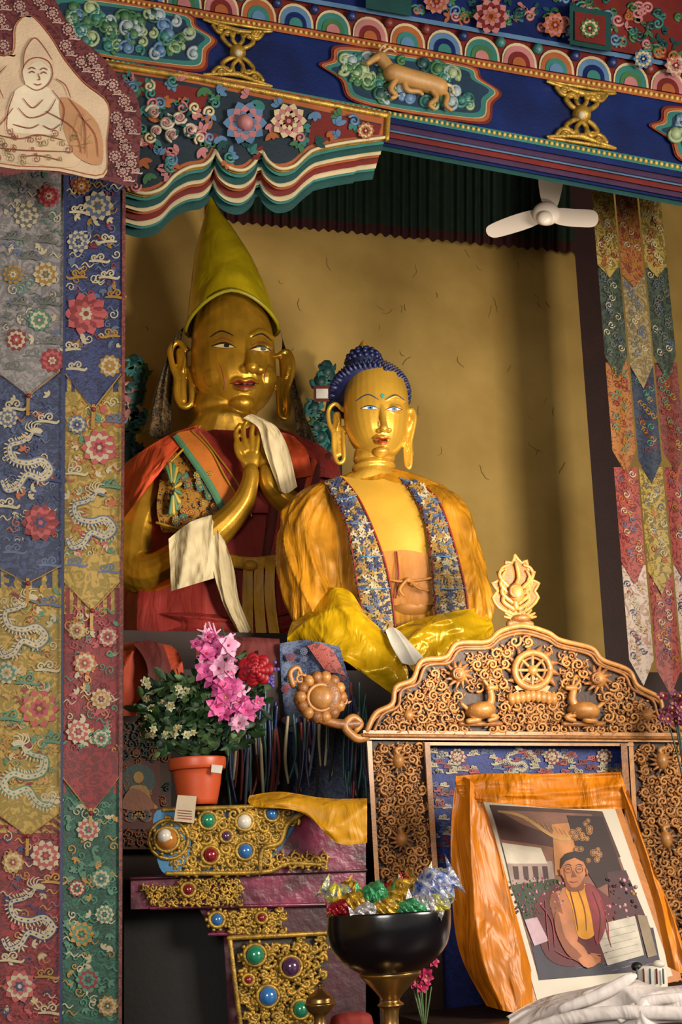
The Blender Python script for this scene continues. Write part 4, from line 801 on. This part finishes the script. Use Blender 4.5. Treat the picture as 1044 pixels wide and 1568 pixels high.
# ================================================================= flower pot
b=B('potted_artificial_flowers'); F=Fr(303,1195,4.15); tc=mat('terracotta_plastic','#C2502A',.4,0,.15,6,.03)
F.loft(b,[(302,1161,0,42,42),(302,1163,0,44,44),(302,1178,0,43,43),(302,1181,0,38,38),(303,1205,0,34,34),(303,1232,0,29,29)],tc,32,3)
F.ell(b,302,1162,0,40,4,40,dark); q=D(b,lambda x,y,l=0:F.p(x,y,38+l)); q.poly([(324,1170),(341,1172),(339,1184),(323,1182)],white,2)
lg=[mat('leaf_green','#2E4E26',.5,0,.4,10),mat('leaf_dark','#1A3622',.5),mat('leaf_pale','#5E7A4A',.5)]
pkf=[mat('petal_pink','#D85A9A',.5,0,.3,20),mat('petal_pale','#EAA8C8',.5,0,.25,20)]; rose=mat('petal_rose','#A80A1C',.45,0,.4,20); vio=mat('petal_violet','#6A5AAE',.5); wp=mat('petal_white','#B8B894',.6)
def petal(c,dv,L,w,m,up):
    s_=dv.cross(up)
    if s_.length<.01: s_=AX.copy()
    s_.normalize(); n_=s_.cross(dv).normalized(); vs=[]
    for t,ww,h in ((0,.15,0),(.3,.8,.1),(.6,1,.1),(.85,.6,0),(1,.05,-.12)):
        vs+=[c+dv*L*t+s_*w*ww+n_*h*L,c+dv*L*t+n_*(h-.06)*L,c+dv*L*t-s_*w*ww+n_*h*L]
    b.add(vs,[(3*i+j,3*i+j+1,3*i+j+4,3*i+j+3) for i in range(4) for j in range(2)],m)
def flower(x,y,off,rr,m,n=6,core=yel):
    c=F.p(x,y,off); ax=(-F.ay+Vector((R(-.6,.6),R(-.3,.3),R(-.3,.6)))).normalized(); s1=ax.orthogonal().normalized(); s2=ax.cross(s1)
    for lay in range(2):
        for i in range(n):
            a=2*pi*i/n+lay*.5; dv=(s1*cos(a)+s2*sin(a)+ax*(.35+.5*lay)).normalized(); petal(c,dv,rr*F.m*(1-.25*lay),rr*.3*F.m,m,ax)
    ell(b,c+ax*2*F.m,2.5*F.m,2.5*F.m,2.5*F.m,core,6)
for k in range(760):
    a=R(0,6.28); rr=R(0,1)**.5; x=280+68*rr*cos(a); y=1095+58*rr*sin(a)
    if k>480: x=350+52*rr*cos(a); y=1070+72*rr*sin(a)
    c=F.p(x,y,R(-25,25)); dv=Vector((R(-1,1),R(-1,.2),R(-.7,1))).normalized(); petal(c,dv,R(16,34)*F.m,R(3,6.5)*F.m,random.choice(lg),AY)
for k in range(30): F.tube(b,[(302,1165,0,1.5),(R(250,340),R(1100,1140),R(-10,10),1.3),(R(212,400),R(1020,1110),R(-10,10),1)],lg[0],5,4)
for k in range(22): flower(R(220,300),R(1040,1140),R(20,38),R(5,9),wp,6)
F.tube(b,[(310,1160,0,2),(335,1080,10,2),(325,1000,10,1.5),(305,965,10,1)],lg[0],5); F.tube(b,[(315,1160,0,2),(360,1080,10,2),(350,1000,10,1.5),(340,960,10,1)],lg[0],5)
for k in range(46):
    t=k/46; x=318+t*42+R(-22,22); y=975+t*120+R(-15,15); flower(x,y,R(20,50),R(15,23) if t>.2 else R(7,12),pkf[0] if R(0,1)<.6 else pkf[1],5,rose)
for k in range(12): F.tube(b,[(R(305,345),R(965,1010),20,3),(R(295,360),R(948,975),22,1.5)],pkf[1],5)
for i in range(4):
    for k in range(7): a=2*pi*k/7+i; F.ell(b,391+(18-i*4.5)*cos(a),1025+(16-i*4)*sin(a),34+i*6,11-i*2,10-i*2,5,rose,rot=math.degrees(a))
for k in range(20): F.ell(b,418+R(-10,8),1028+R(-22,22),R(20,34),3,3,3,vio)
flower(367,1108,50,17,pkf[1],9,orange); flower(345,1068,50,16,pkf[0],6); flower(395,1075,30,12,pkf[0],6)
b.done()
b=B('magenta_flower_spray'); F=Fr(1030,1085,4.3)
for k in range(16): flower(R(1012,1050),R(1060,1105),R(0,20),R(8,12),mat('petal_magenta','#6E1A3E',.5),5)
for k in range(6): F.tube(b,[(1062,1500,0,1.5),(1055,1250,0,1.5),(R(1015,1050),R(1070,1100),0,1.2)],lg[1],5)
b.done()
# ================================================================= bowl on stand with sweets
tz=W(598,1640,3.2).z
b=B('offering_bowl_with_sweets'); F=Fr(597,1450,3.2); bk=mat('bowl_black','#0C0C12',.22,0,.3,6,.03,coat=.5); br=mat('brass','#A8834A',.28,.85,.3,8,.06)
F.loft(b,[(594,1404,0,84,84),(594,1396,0,90,90),(594,1394,0,94,94),(595,1400,0,96,96),(595,1425,0,95,95),(596,1450,0,88,88),(597,1472,0,70,70),(597,1488,0,46,46)],bk,48,4)
F.loft(b,[(597,1488,0,47,47),(597,1493,0,46,46),(598,1508,0,32,32),(598,1524,0,18,18),(598,1532,0,14,14),(598,1538,0,20,20),(598,1546,0,13,13),(598,1575,0,14,14),(598,1610,0,34,34),(598,1638,0,60,60)],br,40,4)
wr=[mat('foil_'+n,c,.3,.35,.5,50,.7,70,c2) for n,c,c2 in (('gold','#C9A030','#5A3A10'),('green','#4EA86E','#1A5A3A'),('red','#A81E2A','#5A0A10'),('blue','#1E4A9A','#C8C8D0'),('yellow','#D8CC30','#2A5AA0'),('silver','#C8C0C0','#6A6A70'))]
def sweet(x,y,w,h,m,ro,off):
    G=[]; a=math.radians(ro); c0=F.p(x,y,off)
    ex=F.ax*cos(a)-Z*sin(a); ez=F.ax*sin(a)+Z*cos(a)
    for i in range(15):
        t=-1+2*i/14; k=(abs(1-(abs(t)/.72)**3)**.5 if abs(t)<.72 else 0)+(.25+max(0,(abs(t)-.72))*3.2 if abs(t)>.62 else 0)
        G.append([c0+ex*t*w*1.35*F.m+ez*cos(2*pi*j/14)*h*k*(1+.22*sin(j*5+i))*F.m-F.ay*sin(2*pi*j/14)*h*(k*.8 if abs(t)<.7 else .2)*(1+.2*cos(j*4+i*2))*F.m for j in range(14)])
    loft(b,G,wr[m],smooth=False)
for a in ((520,1374,24,18,4,35,20),(545,1382,22,15,0,10,45),(574,1374,22,21,1,5,40),(600,1364,20,12,2,0,0),(612,1368,26,18,0,-35,35),(640,1366,24,20,4,10,25),(664,1362,30,28,3,-25,40),(670,1384,18,16,4,-40,55),(650,1386,22,14,5,20,60),(590,1390,20,12,0,0,70),(628,1390,18,12,1,0,70),(674,1344,17,14,4,30,10),(540,1362,14,12,0,60,0),(522,1390,16,11,2,0,50),(560,1394,18,10,5,-10,75),(630,1352,16,10,2,20,-20),(655,1354,14,10,0,-20,-10)): sweet(*a)
for k in range(12): F.ell(b,515+k*14,1399,0,14,8,50,wr[k%6],0,8)
for k in range(10): F.ell(b,R(600,636),R(1350,1362),R(-10,10),3,3,3,random.choice((pkf[1],rose)))
b.done()
b=B('pink_paper_flowers'); F=Fr(655,1490,3.75); yt=yfl(650,3.75,tz)
for k in range(12): flower(R(632,668),R(1462,1515),R(0,10),R(10,14),mat('petal_hot','#C02A5E',.5),6)
for k in range(8): F.tube(b,[(650,yt-3,0,1.5),(R(632,668),R(1480,1530),0,1.3)],lg[2],5)
b.done()
b=B('brass_butter_lamp'); F=Fr(492,1535,3.5); yt=yfl(492,3.5,tz)
F.loft(b,[(490,1503,0,2,2),(490,1508,0,6,6),(490,1512,0,3,3),(490,1518,0,10,10),(490,1526,0,20,20),(490,1534,0,22,22),(490,1537,0,24,24),(490,1548,0,18,18),(490,1556,0,10,10),(490,1575,0,12,12),(490,yt-2,0,30,30)],br,28,4); b.done()
b=B('crimson_cloth_bundle'); F=Fr(538,1560,3.62); yt=yfl(538,3.62,tz)
F.loft(b,[(538,1550,0,14,10),(538,1555,0,30,18),(538,1575,0,34,20),(538,yt-3,0,36,20)],robe,24,4,fo); b.done()
b=B('offering_table'); box(b,.98,4.2,2.95,3.85,tz-.06,tz-.003,mat('table_wood','#3A1E12',.5))
for x in (1.04,4.1):
    for y in (3.0,3.8): box(b,x-.04,x+.04,y-.04,y+.04,0,tz-.06,woodD)
b.done()
b=B('white_silk_khata_pile'); F=Fr(920,1540,3.6); wc=cloth('silk_white','#CFC6C2',.6,.12,9,.5,.5)
fw2=lambda a,c:8*rg(a*6+c*3)+5*rg(a*11-c*5)*.6+7*nz3(a*8,c*5)
F.patch(b,[[(775,1556,-10),(830,1528,-25),(900,1512,-30),(960,1498,-30),(1010,1512,-30),(1085,1500,-30)],[(780,1562,10),(840,1536,10),(905,1518,0),(965,1500,0),(1010,1512,0),(1085,1504,0)],[(775,1580,30),(850,1555,35),(910,1535,40),(965,1520,40),(1015,1530,40),(1090,1520,40)],[(770,1598,40),(850,1598,60),(920,1598,60),(975,1598,60),(1025,1598,60),(1095,1598,60)]],wc,16,fw2)
for P in ([(860,1545,46,7),(920,1522,40,9),(960,1500,24,8),(972,1494,16,4)],[(800,1580,50,8),(870,1560,56,10),(950,1550,56,10),(1050,1552,50,10)],[(950,1560,56,6),(985,1535,44,8),(1040,1528,36,8)]): F.tube(b,P,wc,12,8,.6)
b.done()
b=B('striped_offering_figurine'); F=Fr(995,1490,3.75)
F.loft(b,[(993,1478,0,18,10),(993,1483,0,24,14),(995,1495,0,26,14),(996,1530,0,26,14)],white,20,4)
for k in range(5): F.tube(b,[(975+k*10,1484,14,1.5),(976+k*10,1505,14,1.5)],rd if k%2 else sl,5,1)
F.ell(b,975,1480,4,9,7,8,black); F.ell(b,1008,1476,4,10,6,8,white); b.done()
# ================================================================= lights
w=bpy.data.worlds.new('world'); bpy.context.scene.world=w; w.use_nodes=True; w.node_tree.nodes['Background'].inputs[0].default_value=(1,.92,.8,1); w.node_tree.nodes['Background'].inputs[1].default_value=.36
def lamp(n,t,loc,tgt,e,size,c=(1,.9,.76),spot=None):
    l=bpy.data.lights.new(n,t); l.energy=e; l.color=c
    if t=='AREA': l.size=size
    if t=='SPOT': l.shadow_soft_size=size; l.spot_size=math.radians(spot); l.spot_blend=1
    o=bpy.data.objects.new(n,l); bpy.context.collection.objects.link(o); o.location=loc; o.rotation_euler=(Vector(tgt)-Vector(loc)).to_track_quat('-Z','Y').to_euler()
lamp('window_light','AREA',(4.4,.2,2.9),(2.2,6,3.5),330,1.6)
lamp('left_fill_light','AREA',(-1.2,-.8,2.6),(1.2,4,2.4),150,1.6,(1,.94,.86))  # added fill light, unseen, brightens the lower left; stands for no door
lamp('statue_key_spot','SPOT',(2.6,2.6,2.2),(2.1,6.4,4.1),760,.25,(1,.9,.74),78)  # added key spot just out of view, coned onto the statues
lamp('shrine_lamp','SPOT',W(900,1090,5.3),W(850,900,7.8),420,.15,(1,.9,.72),100)
